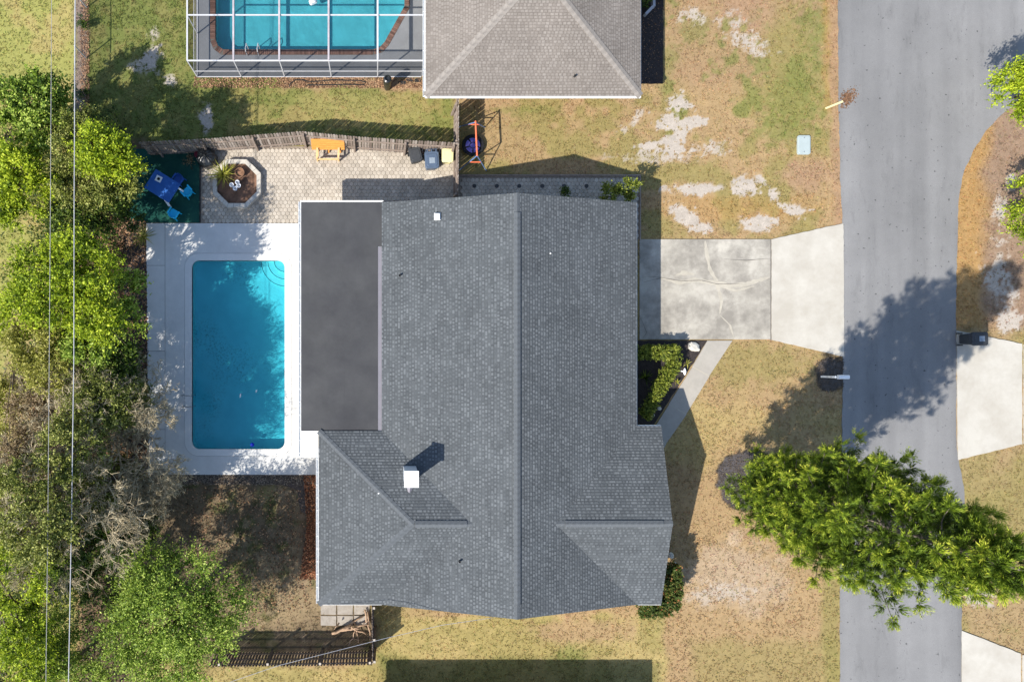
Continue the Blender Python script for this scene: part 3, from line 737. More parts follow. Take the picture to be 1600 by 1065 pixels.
def shingle_plane(mb, convs, plane, r, expo=.140, tabs=(.085, .15), gaps=(.045, .11), three_tab=False, course_tone=(.18, .42), tab_tone=(.38, .92)):
    z, g = plane; m = g.length; gu = g / m; uu = Vector((gu.y, -gu.x)); e = expo / math.sqrt(1 + m * m)
    # one set of courses for the whole slope, so the pieces line up where the slope is split
    pts = [p for c in convs for p in c]
    us = [p[0] * uu.x + p[1] * uu.y for p in pts]; vs_ = [p[0] * gu.x + p[1] * gu.y for p in pts]
    u0, u1, v0, v1 = min(us), max(us), min(vs_), max(vs_)
    def emit(ua, ub, va, vb, lo, hi, tone):
        rect = [(ua * uu.x + va * gu.x, ua * uu.y + va * gu.y), (ub * uu.x + va * gu.x, ub * uu.y + va * gu.y),
                (ub * uu.x + vb * gu.x, ub * uu.y + vb * gu.y), (ua * uu.x + vb * gu.x, ua * uu.y + vb * gu.y)]
        rect = ccw(rect)
        for c in convs:
            q = clip(rect, c)
            if len(q) < 3: continue
            V = []
            for p in q:
                t = (p[0] * gu.x + p[1] * gu.y - va) / (vb - va); V.append((p[0], p[1], z(*p) + lo + (hi - lo) * t))
            mb.tone = tone; n = len(V)
            base = [(p[0], p[1], z(*p) - .002) for p in q]
            F = [tuple(range(n))]
            for i in range(n):
                a, b = q[i], q[(i + 1) % n]
                ta = a[0] * gu.x + a[1] * gu.y - va; tb = b[0] * gu.x + b[1] * gu.y - va
                if ta < 1e-4 and tb < 1e-4: F.append((n + i, n + (i + 1) % n, (i + 1) % n, i))
            mb.add(V + base, F)
    k = 0; v = v0 - .02
    while v < v1:
        vb = v + e
        u = u0 - r.uniform(0, .9)
        while u < u1:                                       # the shingle itself
            L = .95 + r.uniform(-.02, .02)
            emit(u, u + L, v, vb, .012, .002, r.uniform(*course_tone)); u += L
        u = u0 - r.uniform(0, .25)
        while u < u1:                                       # the raised tabs
            tw = r.uniform(*tabs); gp = r.uniform(*gaps)
            if not three_tab and r.random() < .12: tw *= 1.9
            emit(u, u + tw, v, v + (vb - v) * (.88 if three_tab else .70), .019, .010, r.uniform(*tab_tone)); u += tw + gp  # tabs stop short: darker course left bare stands in for the shadow line
        v = vb; k += 1
def cap_mesh(mat, d, gl, gr, L, w, lift, name='ridge_cap'):
    """one folded cap shingle along direction d; gl / gr = fall to either side"""
    d = Vector(d).normalized(); s = Vector((d.y, -d.x, 0)).normalized()
    def sec(t, l): return [s * -w + Vector((0, 0, -w * gl + l)) + d * t, Vector((0, 0, l + .004)) + d * t, s * w + Vector((0, 0, -w * gr + l)) + d * t]
    a = sec(0, lift + .012); b = sec(L * 1.04, lift + .004); a0 = [p - Vector((0, 0, lift + .03)) for p in a]; b0 = [p - Vector((0, 0, lift + .03)) for p in b]
    mb = MB(); mb.add(a + b + a0 + b0, [(0, 3, 4, 1), (1, 4, 5, 2), (0, 1, 7, 6), (1, 2, 8, 7), (3, 9, 10, 4), (4, 10, 11, 5), (0, 6, 9, 3), (2, 5, 11, 8)])
    return mb.mesh(name, M[mat])
def caps(parent, a, b, gl, gr, mat, L=.3, w=.16, lift=.012, name='ridge_cap'):
    a = Vector(a) - parent_loc(parent); b = Vector(b) - parent_loc(parent); n = max(1, round((b - a).length / L)); L = (b - a).length / n
    me = cap_mesh(mat, b - a, gl, gr, L, w, lift, name)
    for i in range(n): link(name, me, parent, Matrix.Translation(a + (b - a) * (i / n)))
def parent_loc(p):
    v = Vector((0, 0, 0))
    while p is not None: v = v + p.location; p = p.parent
    return v
def roof_solid(parent, planes, thick=.16, mat='roof_board', lower=.012):
    off = parent.location; mb = MB(off)
    for convs, pl in planes:
        for c in convs:
            n = len(c); V = [(x, y, pl[0](x, y) - lower) for x, y in c] + [(x, y, pl[0](x, y) - lower - thick) for x, y in c]
            mb.add(V, [tuple(range(n)), tuple(reversed(range(n, 2 * n)))] + [(n + i, n + (i + 1) % n, (i + 1) % n, i) for i in range(n)])
    return mb.build('roof', M[mat], parent)
def window(parent, c, w, h, face):
    """face: 'E','W','N','S' wall the window looks out of"""
    off = parent.location; c = Vector(c); d = {'E': (1, 0), 'W': (-1, 0), 'N': (0, 1), 'S': (0, -1)}[face]; n = Vector((d[0], d[1], 0)); t = Vector((-d[1], d[0], 0))
    rz = math.atan2(t.y, t.x); mb = MB(off)
    for s in (-1, 1):
        mb.box(c + n * .03 + t * s * (w / 2), (.06, .08, h + .06), rz); mb.box(c + n * .032 + Vector((0, 0, s * h / 2)), (w + .06, .085, .06), rz)
    mb.box(c + n * .03, (.04, .05, h - .06), rz)
    f = mb.build('window', M['white'], parent)
    mb = MB(off + f.location); mb.box(c + n * .018, (w - .06, .02, h - .06), rz); mb.build('pane', M['glass'], f)
    mb = MB(off + f.location); mb.box(c + n * .06 + Vector((0, 0, -h / 2 - .07)), (w + .16, .14, .06), rz); mb.build('sill', M['white'], f)

ZE, ZR, RX, RN, RS = 2.55, 4.5, 6.383, 7.56, -11.917
def main_house():
    base = Vector((6.0, -2.0, 0)); r = random.Random(5)
    H = thing('house', 'single storey house with dark grey shingle roof and flat rear extension', 'house', base)
    pw = plane_of([(RX, RN, ZR), (RX, RS, ZR), (.2, RN, ZE)]); pe = plane_of([(RX, RN, ZR), (RX, RS, ZR), (12.57, RN, ZE)])
    pn = plane_of([(-2.855, -3.507, ZE), (.2, -3.507, ZE), (4.40, -7.71, 3.875)]); ph = plane_of([(-2.855, -3.507, ZE), (-2.855, RS, ZE), (1.64, -7.71, 3.875)])
    ps = plane_of([(-2.855, RS, ZE), (.2, RS, ZE), (4.40, -7.71, 3.875)])
    qn = plane_of([(12.57, -3.26, ZE), (13.75, -3.26, ZE), (13.75, -7.69, 3.9)]); qs = plane_of([(12.57, RS, ZE), (13.75, RS, ZE), (13.75, -7.69, 3.9)])
    planes = [
        ([ccw([(RX, -3.507), (.2, -3.507), (.2, RN), (RX, RN)]), ccw([(RX, -3.507), (.2, -3.507), (4.40, -7.71), (RX, -7.71)]), ccw([(RX, -7.71), (4.40, -7.71), (.2, RS), (RX, RS)])], pw),
        ([ccw([(RX, -3.26), (12.57, -3.26), (12.57, RN), (RX, RN)]), ccw([(RX, -3.26), (12.57, -3.26), (8.29, -7.69), (RX, -7.69)]), ccw([(RX, -7.69), (8.29, -7.69), (12.57, RS), (RX, RS)])], pe),
        ([ccw([(-2.855, -3.507), (.2, -3.507), (4.40, -7.71), (1.64, -7.71)])], pn), ([ccw([(-2.855, -3.507), (1.64, -7.71), (-2.855, RS)])], ph),
        ([ccw([(-2.855, RS), (1.64, -7.71), (4.40, -7.71), (.2, RS)])], ps),
        ([ccw([(12.57, -3.26), (13.75, -3.26), (13.75, -7.69), (8.29, -7.69)])], qn), ([ccw([(8.29, -7.69), (13.75, -7.69), (13.75, RS), (12.57, RS)])], qs)]
    roof = roof_solid(H, planes)
    mb = MB(base)
    for c, p in planes: shingle_plane(mb, c, p, r)
    sh = mb.build('shingles', M['shingle'], roof, tone=True); tag(sh, kind='stuff')
    m = (ZR - ZE) / (RX - .2)
    # ridge vents under cap shingles, plain caps at the ends
    y0, y1 = P(0, 332, ZR).y, P(0, 945, ZR).y
    caps(roof, (RX, y1, ZR), (RX, y0, ZR), m, m, 'ridge', .3, .155, .055, 'ridge_vent_cap')
    caps(roof, (RX, y0 + .02, ZR), (RX, RN, ZR), m, m, 'ridge', .3, .15, .01); caps(roof, (RX, RS, ZR), (RX, y1 - .02, ZR), m, m, 'ridge', .3, .15, .01)
    caps(roof, (1.75, -7.71, 3.875), (4.15, -7.71, 3.875), .315, .315, 'ridge', .3, .155, .05, 'ridge_vent_cap'); caps(roof, (4.16, -7.71, 3.875), (4.45, -7.71, 3.875), .315, .315, 'ridge', .3, .13, .01)
    caps(roof, (8.75, -7.69, 3.9), (13.3, -7.69, 3.9), .31, .31, 'ridge', .3, .155, .05, 'ridge_vent_cap'); caps(roof, (13.31, -7.69, 3.9), (13.75, -7.69, 3.9), .3, .3, 'ridge', .3, .14, .01); caps(roof, (8.3, -7.69, 3.9), (8.74, -7.69, 3.9), .3, .3, 'ridge', .3, .13, .01)
    caps(roof, (-2.855, -3.507, ZE), (1.64, -7.71, 3.875), .215, .215, 'ridge', .28, .14, .012, 'hip_cap'); caps(roof, (-2.855, RS, ZE), (1.64, -7.71, 3.875), .215, .215, 'ridge', .28, .14, .012, 'hip_cap')
    # flat rear roof with its membrane rolls
    fx0, fx1 = P(470, 0, 2.5).x, P(598, 0, 2.5).x; fn, fs = P(0, 314.5, 2.5).y, P(0, 714, 2.5).y
    L = P(589.5, 0, 2.5).x; ysw = P(0, 385, 2.5).y
    flat = MB(base); flat.prism([(fx0, fs), (-2.9, fs), (-2.9, -3.55), (fx1 - .02, -3.55), (fx1 - .02, fn), (fx0, fn)], 2.3, 2.478, True); fl = flat.build('flat_roof', M['white'], H)
    step = 1.02; x = fx0 + .03; k = 0
    while x < L - .05:
        xe = min(x + step, L); ys = fs + .03 if xe < -2.85 else -3.50
        cuts = [ys] + sorted(r.uniform(ys + 1.5, fn - 1.5) for _ in range(1)) + [fn - .04]
        for j in range(len(cuts) - 1):
            mb = MB(base); mb.box(((x + xe) / 2 + .01, (cuts[j] + cuts[j + 1]) / 2, 2.486 + .004 * (k % 2) + .003 * (j % 2)), (xe - x + .05, cuts[j + 1] - cuts[j] + .03 * (j == 0), .018)); mb.build('membrane_sheet', M['membrane'], fl)
        x = xe; k += 1
    mb = MB(base); mb.box(((L + fx1) / 2 + .02, (ysw + fn) / 2 - .02, 2.492), (fx1 - L + .04, fn - ysw - .04, .018)); mb.build('membrane_sheet', M['membrane'], fl)
    mb = MB(base); mb.box(((L + fx1) / 2 + .04, (ysw - 3.507) / 2, 2.505), (fx1 - L, ysw + 3.45, .016)); mb.build('flashing_strip', M['membrane_strip'], fl)
    # white drip edges and gutters with their hangers
    mb = MB(base); mb.box(((fx0 + fx1) / 2, fn + .02, 2.44), (fx1 - fx0 + .06, .04, .15)); mb.build('drip_edge', M['white'], H)
    def gutter(x, ya, yb, z):
        mb = MB(base)
        for dx, dz, sx, sz in ((-.055, 0, .012, .11), (.055, 0, .012, .11), (0, -.05, .11, .012)): mb.box((x + dx, (ya + yb) / 2, z + dz), (sx, abs(yb - ya), sz))
        g = mb.build('gutter', M['white'], H); me = None; y = min(ya, yb) + .2
        hb = MB(); hb.box((0, 0, 0), (.12, .02, .012)); hm = hb.mesh('hanger', M['white'])
        while y < max(ya, yb): link('hanger', hm, g, Matrix.Translation(Vector((x, y, z + .058)) - base)); y += .62
    gutter(fx0 - .06, fs, fn, 2.43); gutter(-2.855 - .07, -4.3, RS + .02, 2.46)
    # fascias
    mb = MB(base); mb.box((12.585, (RN - 3.26) / 2, 2.42), (.03, RN + 3.26 - .02, .2)); mb.box((13.2, -3.245, 2.42), (1.1, .03, .2))
    mb.box((-1.3, RS - .015, 2.42), (3.0, .03, .2)); mb.box((13.2, RS - .015, 2.42), (1.1, .03, .2)); mb.build('fascia', M['white'], H)
    # walls
    mb = MB(base)
    mb.prism([(.7, RN - .45), (12.0, RN - .45), (12.0, -3.8), (13.25, -3.8), (13.25, RS + .4), (-2.3, RS + .4), (-2.3, -4.0), (.7, -4.0)], 0, 2.4)
    for y in (RN - .46, RS + .41): mb.add([(.7, y, 2.4), (12.0, y, 2.4), (RX, y, 4.2)], [(0, 1, 2), (2, 1, 0)])
    mb.add([(13.24, -3.8, 2.4), (13.24, RS + .4, 2.4), (13.24, -7.69, 3.7)], [(0, 1, 2), (2, 1, 0)])
    mb.build('wall', M['wall'], H)
    for y in (fn - 2.4, 3.2, .5, -2.6):
        mb = MB(base); mb.box((fx0 + 1.9, y, 1.15), (.12, .12, 2.3)); mb.build('porch_post', M['white'], H)
    for c, ww, hh, f in (((12.0, -2.2, 1.4), 1.2, 1.1, 'E'), ((13.25, -6.2, 1.4), 1.5, 1.2, 'E'), ((13.25, -9.4, 1.4), 1.5, 1.2, 'E'), ((3.5, RN - .45, 1.5), 1.2, 1.0, 'N'), ((9, RN - .45, 1.5), 1.2, 1.0, 'N'),
                         ((3, RS + .4, 1.5), 1.2, 1.0, 'S'), ((9.5, RS + .4, 1.5), 1.2, 1.0, 'S'), ((-2.3, -6, 1.5), 1.2, 1.1, 'W'), ((-2.3, -10, 1.5), 1.2, 1.1, 'W'), ((.7, 2.0, 1.2), 1.8, 1.9, 'W')): window(H, c, ww, hh, f)
    gd = None; mb = MB(base); mb.box((12.01, 3.1, 1.08), (.04, 4.6, 2.14)); gd = mb.build('garage_door', M['garage'], H)
    for i in range(4):
        for j in range(5):
            mb = MB(base); mb.box((12.04, 1.24 + j * .93, .3 + i * .53), (.03, .8, .42)); mb.build('door_panel', M['garage'], gd)
    # chimney: metal-clad chase with a low pyramid cap
    cx0, cx1 = P(632, 0, 5).x, P(654, 0, 5).x; cy0, cy1 = P(0, 760, 5).y, P(0, 737, 5).y; zc = 5.0
    mb = MB(base); mb.box(((cx0 + cx1) / 2, (cy0 + cy1) / 2, 3.85), (cx1 - cx0 - .04, cy1 - cy0 - .04, 2.1)); ch = mb.build('chimney', M['metal_cap'], H)
    mb = MB(base); a = (cx0 - .0, cy0 - .03); b = (cx1, cy1 + .03); mx, my = (a[0] + b[0]) / 2, (a[1] + b[1]) / 2
    mb.box((mx, my, zc - .06), (b[0] - a[0] + .02, b[1] - a[1] + .02, .12)); mb.add([(a[0], a[1], zc), (b[0], a[1], zc), (b[0], b[1], zc), (a[0], b[1], zc), (mx, my, zc + .07)], [(0, 1, 4), (1, 2, 4), (2, 3, 4), (3, 0, 4)])
    mb.build('chimney_cap', M['white'], ch)
    mb = MB(base); c = P(640, 768, 3.3); zz = pn[0](c.x, c.y); mb.add([(c.x - .14, c.y + .28, zz + .05), (c.x + .02, c.y + .28, zz + .16), (c.x - .04, c.y - .25, zz - .08), (c.x + .18, c.y + .28, zz + .02)], [(0, 2, 1), (1, 2, 3)]); mb.build('cricket', M['membrane_strip'], ch)
    # vents
    def on(pl, x, y): return Vector((x, y, pl[0](x, y)))
    c = P(683, 339, 3.4); c = on(pw, c.x, c.y); mb = MB(base); mb.taper(c - Vector((0, 0, .1)), (.24, .28), (.24, .28), .24); v = mb.build('roof_vent', M['metal_cap'], H)
    mb = MB(base); mb.taper(c + Vector((0, 0, .14)), (.30, .34), (.2, .24), .06); mb.build('vent_cap', M['white'], v)
    for x, y, pl in ((625, 428, pw), (717, 874, pw)):
        c = P(x, y, 3.5); c = on(pl, c.x, c.y); mb = MB(base); mb.lathe([(.05, -.1), (.05, .2), (.035, .2), (.035, .05)], c, 10); mb.build('vent_pipe', M['pipe_dark'], H)
    for x, y, pl in ((591.5, 770, ph), (855, 399, pe)):                                          # bits of pale flashing
        c = P(x, y, 3.4); c = on(pl, c.x, c.y); mb = MB(base); mb.box(c + Vector((0, 0, .05)), (.07, .05, .02), .5); mb.build('flashing_scrap', M['white'], H)

def neighbour_house():
    base = Vector((7.5, 20, 0)); r = random.Random(9)
    H = thing('house', 'neighbouring house with weathered tan hip roof at the top edge', 'house', base)
    x0, x1, ys, yn = 2.33, 12.76, 12.72, 29.0; xm = (x0 + x1) / 2; hs = (x1 - x0) / 2; m = .315; zp = ZE + m * hs; yp = ys + hs; yq = yn - hs
    pS = plane_of([(x0, ys, ZE), (x1, ys, ZE), (xm, yp, zp)]); pW = plane_of([(x0, ys, ZE), (xm, yp, zp), (x0, yn, ZE)]); pE = plane_of([(x1, ys, ZE), (x1, yn, ZE), (xm, yp, zp)]); pN = plane_of([(x0, yn, ZE), (xm, yq, zp), (x1, yn, ZE)])
    planes = [([ccw([(x0, ys), (x1, ys), (xm, yp)])], pS), ([ccw([(x0, ys), (xm, yp), (xm, yq), (x0, yn)])], pW), ([ccw([(x1, ys), (x1, yn), (xm, yq), (xm, yp)])], pE), ([ccw([(x0, yn), (xm, yq), (x1, yn)])], pN)]
    roof = roof_solid(H, planes)
    yc = 21.0; mb = MB(base)
    vis = [([ccw([(x0, ys), (x1, ys), (xm, yp)])], pS), ([ccw([(x0, ys), (xm, yp), (xm, yc), (x0, yc)])], pW), ([ccw([(x1, ys), (x1, yc), (xm, yc), (xm, yp)])], pE)]
    for c, p in vis: shingle_plane(mb, c, p, r, .132, (.11, .16), (.04, .07), True, (.18, .42), (.4, .9))
    mb.tone = .5
    for c, p in [([ccw([(x0, yc), (xm, yc), (xm, yq), (x0, yn)])], pW), ([ccw([(x1, yc), (x1, yn), (xm, yq), (xm, yc)])], pE), planes[3]]: shingle_plane(mb, c, p, r, .6, (.9, .95), (.02, .05), True)
    tag(mb.build('shingles', M['shingle_tan'], roof, tone=True), kind='stuff')
    caps(roof, (x0, ys, ZE), (xm, yp, zp), .2, .2, 'ridge_tan', .34, .18, .02, 'hip_cap'); caps(roof, (x1, ys, ZE), (xm, yp, zp), .2, .2, 'ridge_tan', .34, .18, .02, 'hip_cap')
    caps(roof, (xm, yp, zp), (xm, yq, zp), .3, .3, 'ridge_tan', .34, .17, .01)
    mb = MB(base); mb.box((xm, ys - .03, 2.46), (x1 - x0 + .04, .06, .14)); mb.box((x1 + .02, (ys + yn) / 2, 2.44), (.03, yn - ys, .14)); mb.build('drip_edge', M['white'], H)
    mb = MB(base)
    for dx, dz, sx, sz in ((-.055, 0, .012, .11), (.055, 0, .012, .11), (0, -.05, .11, .012)): mb.box((x0 - .07 + dx, (ys + yn) / 2, 2.46 + dz), (sx, yn - ys, sz))
    g = mb.build('gutter', M['white'], H); hb = MB(); hb.box((0, 0, 0), (.14, .025, .014)); hm = hb.mesh('hanger', M['white']); y = ys + .3
    while y < 22: link('hanger', hm, g, Matrix.Translation(Vector((x0 - .07, y, 2.52)) - base)); y += .95
    mb = MB(base); mb.prism([(x0 + .5, ys + 1.15), (x1 - .9, ys + 1.15), (x1 - .9, yn - .5), (x0 + .5, yn - .5)], 0, 2.45); mb.build('wall', M['wall'], H)
    for c, ww, hh, f in (((5, ys + 1.15, 1.5), 1.3, 1.1, 'S'), ((10, ys + 1.15, 1.5), 1.3, 1.1, 'S'), ((x1 - .9, 15.5, 1.5), 1.4, 1.1, 'E'), ((x0 + .5, 16, 1.2), 1.8, 1.9, 'W')): window(H, c, ww, hh, f)
    c = P(898, 119, 2.9); c.z = pS[0](c.x, c.y); mb = MB(base); mb.lathe([(.05, -.1), (.05, .18), (.035, .18), (.035, .05)], c, 10); mb.build('vent_pipe', M['pipe_dark'], H)

def south_house():
    """stands just below the frame: only its shadow is seen"""
    base = Vector((5, -22, 0))
    H = thing('house', 'house beyond the bottom edge casting a straight shadow on the lawn', 'house', base)
    x0, x1, yn, ys = -1.6, 12.1, -17.40, -28.0; hs = (yn - ys) / 2; m = .25; ym = (yn + ys) / 2; zp = ZE + m * hs
    pN = plane_of([(x0, yn, ZE), (x1, yn, ZE), ((x0 + x1) / 2, ym, zp)]); pS = plane_of([(x0, ys, ZE), (x1, ys, ZE), ((x0 + x1) / 2, ym, zp)])
    pW = plane_of([(x0, yn, ZE), (x0, ys, ZE), (x0 + hs, ym, zp)]); pE = plane_of([(x1, yn, ZE), (x1, ys, ZE), (x1 - hs, ym, zp)])
    planes = [([ccw([(x0, yn), (x1, yn), (x1 - hs, ym), (x0 + hs, ym)])], pN), ([ccw([(x0, ys), (x1, ys), (x1 - hs, ym), (x0 + hs, ym)])], pS), ([ccw([(x0, yn), (x0 + hs, ym), (x0, ys)])], pW), ([ccw([(x1, yn), (x1 - hs, ym), (x1, ys)])], pE)]
    roof_solid(H, planes); mb = MB(base); r = random.Random(2)
    for c, p in planes: shingle_plane(mb, c, p, r, .3, (.4, .5), (.1, .2), True)
    tag(mb.build('shingles', M['shingle_tan'], H, tone=True), kind='stuff')
    mb = MB(base); mb.prism([(x0 + .5, yn - .5), (x1 - .5, yn - .5), (x1 - .5, ys + .5), (x0 + .5, ys + .5)], 0, 2.45); mb.build('wall', M['wall'], H)
    for x in (2, 8): window(H, (x, yn - .5, 1.5), 1.3, 1.1, 'N')
# ================================================================== FENCES AND CABLES
def picket_mesh(w, h, t, mat, tone):
    mb = MB(); mb.tone = tone; e = w * .28; x = w / 2
    A = [(-x, 0), (x, 0), (x, h - e), (x - e, h), (-x + e, h), (-x, h - e)]; n = 6
    mb.add([(a, -t / 2, z) for a, z in A] + [(a, t / 2, z) for a, z in A], [tuple(range(n)), tuple(reversed(range(n, 2 * n)))] + [((i + 1) % n, i, n + i, n + (i + 1) % n) for i in range(n)])
    return mb.mesh('picket', M[mat], tone=True)
def fence(label, top, h, lean, side, pw, gap, mat, smat, posts, post_h, rails=(.35, 1.45), tips=None, group=None, seed=1):
    """top: photo points of the top edge; lean: how far the top leans out (m); side +-1: side of the rails and posts"""
    r = random.Random(seed); T = [P(x, y, h) for x, y in top]; base = Vector((T[0].x, T[0].y, 0))
    root = thing('wooden_fence', label, 'fence', base, 0, group)
    ms = [picket_mesh(pw * r.uniform(.94, 1.0), h * r.uniform(.985, 1.0), .02, mat, t) for t in (.05, .2, .35, .5, .6, .75, .9)]
    for i in range(len(T) - 1):
        a, b = Vector((T[i].x, T[i].y, 0)), Vector((T[i + 1].x, T[i + 1].y, 0)); d = b - a; L = d.length; d.normalize(); ang = math.atan2(d.y, d.x)
        nrm = Vector((-d.y, d.x, 0)) * side                              # towards rails
        la = math.atan2(lean, h); R = Matrix.Rotation(ang, 4, 'Z') @ Matrix.Rotation(la * (-1 if side < 0 else 1), 4, 'X')
        n = max(1, int(L / (pw + gap)))
        for k in range(n):
            p = a + d * ((k + .5) * L / n) + nrm * lean
            link('picket', r.choice(ms), root, Matrix.Translation(p - base + Vector((0, 0, r.uniform(-.03, .01)))) @ R @ Matrix.Rotation(r.uniform(-.012, .012), 4, 'Y'))
        for z in rails:
            o = nrm * (.04 + lean * (1 - z / h)); mb = MB(base); mb.bar(a + o + Vector((0, 0, z)), b + o + Vector((0, 0, z)), .045, .09); mb.build('rail', M[smat], root)
    for x, y in posts:
        # nearest spot on the top line
        p = P(x, y, h); best = None
        for i in range(len(T) - 1):
            a, b = Vector((T[i].x, T[i].y, 0)), Vector((T[i + 1].x, T[i + 1].y, 0)); d = b - a; t = max(0, min(1, (Vector((p.x, p.y, 0)) - a).dot(d) / d.length_squared)); q = a + d * t
            if best is None or (q - Vector((p.x, p.y, 0))).length < best[0]: best = ((q - Vector((p.x, p.y, 0))).length, q, Vector((-d.y, d.x, 0)).normalized() * side, math.atan2(d.y, d.x))
        _, q, nrm, ang = best; mb = MB(base)
        a = q + nrm * (lean + .12); b = q + nrm * (.10 + lean * (1 - post_h / h)) + Vector((0, 0, post_h))
        mb.bar(a, b, .095, .095); po = mb.build('post', M[smat], root)
        if tips: mb = MB(base); mb.box(b + Vector((0, 0, .012)), (.11, .11, .03), ang); mb.build('post_top', M[tips], po)
    return root
def cable(name, label, pts, r, mat, sag=0.0):
    pts = [Vector(p) for p in pts]; q = []
    for i in range(len(pts) - 1):
        n = 10
        for k in range(n): t = k / n; p = pts[i].lerp(pts[i + 1], t); p.z -= sag * 4 * t * (1 - t); q.append(p)
    q.append(pts[-1]); mb = MB(pts[0]); mb.tube(q, r, 5); o = mb.build(name, M[mat], smooth=True); tag(o, label, 'cable'); return o
def fences():
    fence('long weathered grey picket fence behind the paver patio', [(216, 222), (315, 217), (395, 211), (471, 205), (555, 213), (640, 219), (717, 223)], 1.85, .12, -1, .118, .022, 'grey_wood', 'grey_wood_s',
          [(237, 221), (313, 217), (393, 211), (473, 205), (553, 213), (634, 219), (710, 223)], 1.7, (.4, 1.35))
    fence('short grey picket fence running from the neighbouring eave to the patio corner', [(717, 150), (717, 223), (716, 306)], 1.85, .05, -1, .12, .015, 'grey_wood', 'grey_wood_s', [(716, 160), (716, 219), (715, 302)], 1.75, (.4, 1.4), seed=4)
    fence('dark open picket fence along the bottom of the back yard', [(325, 1041), (480, 1040), (582, 1038)], 1.68, .02, 1, .105, .045, 'dark_wood', 'dark_wood_s', [(342, 1040), (418, 1040), (500, 1040), (578, 1038)], 1.66, (.3, .95, 1.5), 'pale_cap', seed=6)
    fence('short brown fence between the woodpile and the side lawn', [(581, 946), (582, 1038)], 1.75, .02, 1, .12, .01, 'grey_wood', 'dark_wood_s', [(580, 950), (580, 1000), (581, 1034)], 1.7, (.4, 1.4), 'pale_cap', seed=8)
    # overhead lines
    cable('overhead_cable', 'thicker pale overhead cable crossing the trees near the left edge', [P(118, -60, 7.6), P(116, 300, 7.4), P(115.5, 560, 7.4), P(112, 800, 7.5), P(106, 1130, 7.7)], .019, 'wire_pale')
    cable('overhead_cable', 'thin dull overhead cable nearest the left edge', [P(81, -60, 8.2), P(79, 300, 8.1), P(77, 560, 8.0), P(75, 800, 8.1), P(71, 1130, 8.3)], .011, 'wire_dark')
    cable('service_cable', 'thin pale service cable running from the house gable over the lower fence', [P(772, 964, 3.5), P(690, 976, 4.1), P(600, 997, 4.6), P(435, 1039, 5.2), P(300, 1085, 5.7)], .010, 'wire_pale')
    # chain-link fence at top left
    base = P(122, 60); rt = thing('chain_link_fence', 'galvanised chain-link fence beside the dirt track at top left', 'fence', base); h = 1.45
    ys = [-90, -10, 72, 150, 230]; tp = [P(118 - (y + 90) * .008, y, h) for y in ys]
    for t in tp: mb = MB(base); mb.tube([(t.x, t.y, 0), (t.x, t.y, h + .04)], .032, 8); mb.build('post', M['galv'], rt)
    mb = MB(base); mb.tube(tp, .024, 6); mb.build('top_rail', M['galv'], rt)
    for i in range(len(tp) - 1):
        a, b = tp[i], tp[i + 1]; mb = MB(base); mb.add([(a.x, a.y, .04), (b.x, b.y, .04), (b.x, b.y, h - .03), (a.x, a.y, h - .03)], [(0, 1, 2, 3)]); mb.build('chain_link', M['chain'], rt)

# ================================================================== PATIO
def patio():
    base = P(500, 290); root = thing('patio', 'cream hexagon paver patio behind the house', 'patio', base); root['kind'] = 'structure'
    A = G([(313, 229), (717, 229), (717, 348), (313, 348)]); B = G([(717, 274), (1001, 274), (1001, 374), (717, 374)])
    mb = MB(base); mb.prism(A, -.1, .012); mb.prism([(p[0], p[1]) for p in B], -.1, .011); mb.build('sand_bed', M['paver_base'], root)
    r = random.Random(7); mb = MB(base); R = .128; dx = R * math.sqrt(3); dy = R * 1.5; n = 0
    x0, x1 = A[0][0], B[1][0]; y1 = A[0][1]; y0 = B[2][1]
    j = 0; y = y0
    while y < y1:
        x = x0 + (dx / 2 if j % 2 else 0)
        while x < x1:
            px, py = x * 30 + NX, NY - y * 30
            ok = (317 < px < 714 and 231 < py < 346) or (719 < px < 997 and 277 < py < 318) or (990 < px < 998 and 318 <= py < 372)
            if ok:
                rr = R - .006; h = .045 + r.uniform(-.006, .006); tx, ty = r.uniform(-.006, .006), r.uniform(-.006, .006)
                a0 = [(x + rr * math.sin(k * math.pi / 3), y + rr * math.cos(k * math.pi / 3)) for k in range(6)]; a1 = [(x + (rr - .014) * math.sin(k * math.pi / 3), y + (rr - .014) * math.cos(k * math.pi / 3)) for k in range(6)]
                lo = [(p[0], p[1], .008) for p in a0]; mi = [(p[0], p[1], h - .009) for p in a0]; up = [(p[0], p[1], h + (p[0] - x) * tx + (p[1] - y) * ty) for p in a1]
                mb.tone = min(1, max(0, r.gauss(.5, .22)))
                F = [tuple(reversed(range(12, 18)))] + [((k + 1) % 6, k, 6 + k, 6 + (k + 1) % 6) for k in range(6)] + [(6 + (k + 1) % 6, 6 + k, 12 + k, 12 + (k + 1) % 6) for k in range(6)]
                F = [tuple(reversed(f)) for f in F]
                mb.add(lo + mi + up, F)
            x += dx
        y += dy; j += 1
    o = mb.build('pavers', M['paver'], root, tone=True); tag(o, kind='stuff')
    for x in (741, 776, 811, 847, 881, 916):
        c = P(x, 291); mb = MB(base); mb.lathe([(.11, .03), (.11, .062), (.09, .066)], c, 8); mb.build('dark_paver', M['dark_paver'], root)
    # raised dark kerb round the side strip
    mb = MB(base)
    for a, b in (((719, 274), (1001, 274)), ((1000, 274), (1000, 374))): mb.bar(P(*a, .05), P(*b, .05), .07, .1)
    mb.build('kerb', M['grey_wood_s'], root)
    slab('artificial_turf', ragged(TURF, 8, .7), .04, 'carpet', 'dark green artificial turf mat under the blue table', 'turf mat', -.02)
    mb = MB(P(312.5, 290)); mb.bar(P(312.6, 233, .04), P(312.6, 348, .04), .05, .08); tag(mb.build('timber_edging', M['rubber']), 'dark edging strip between the turf mat and the pavers', 'edging')

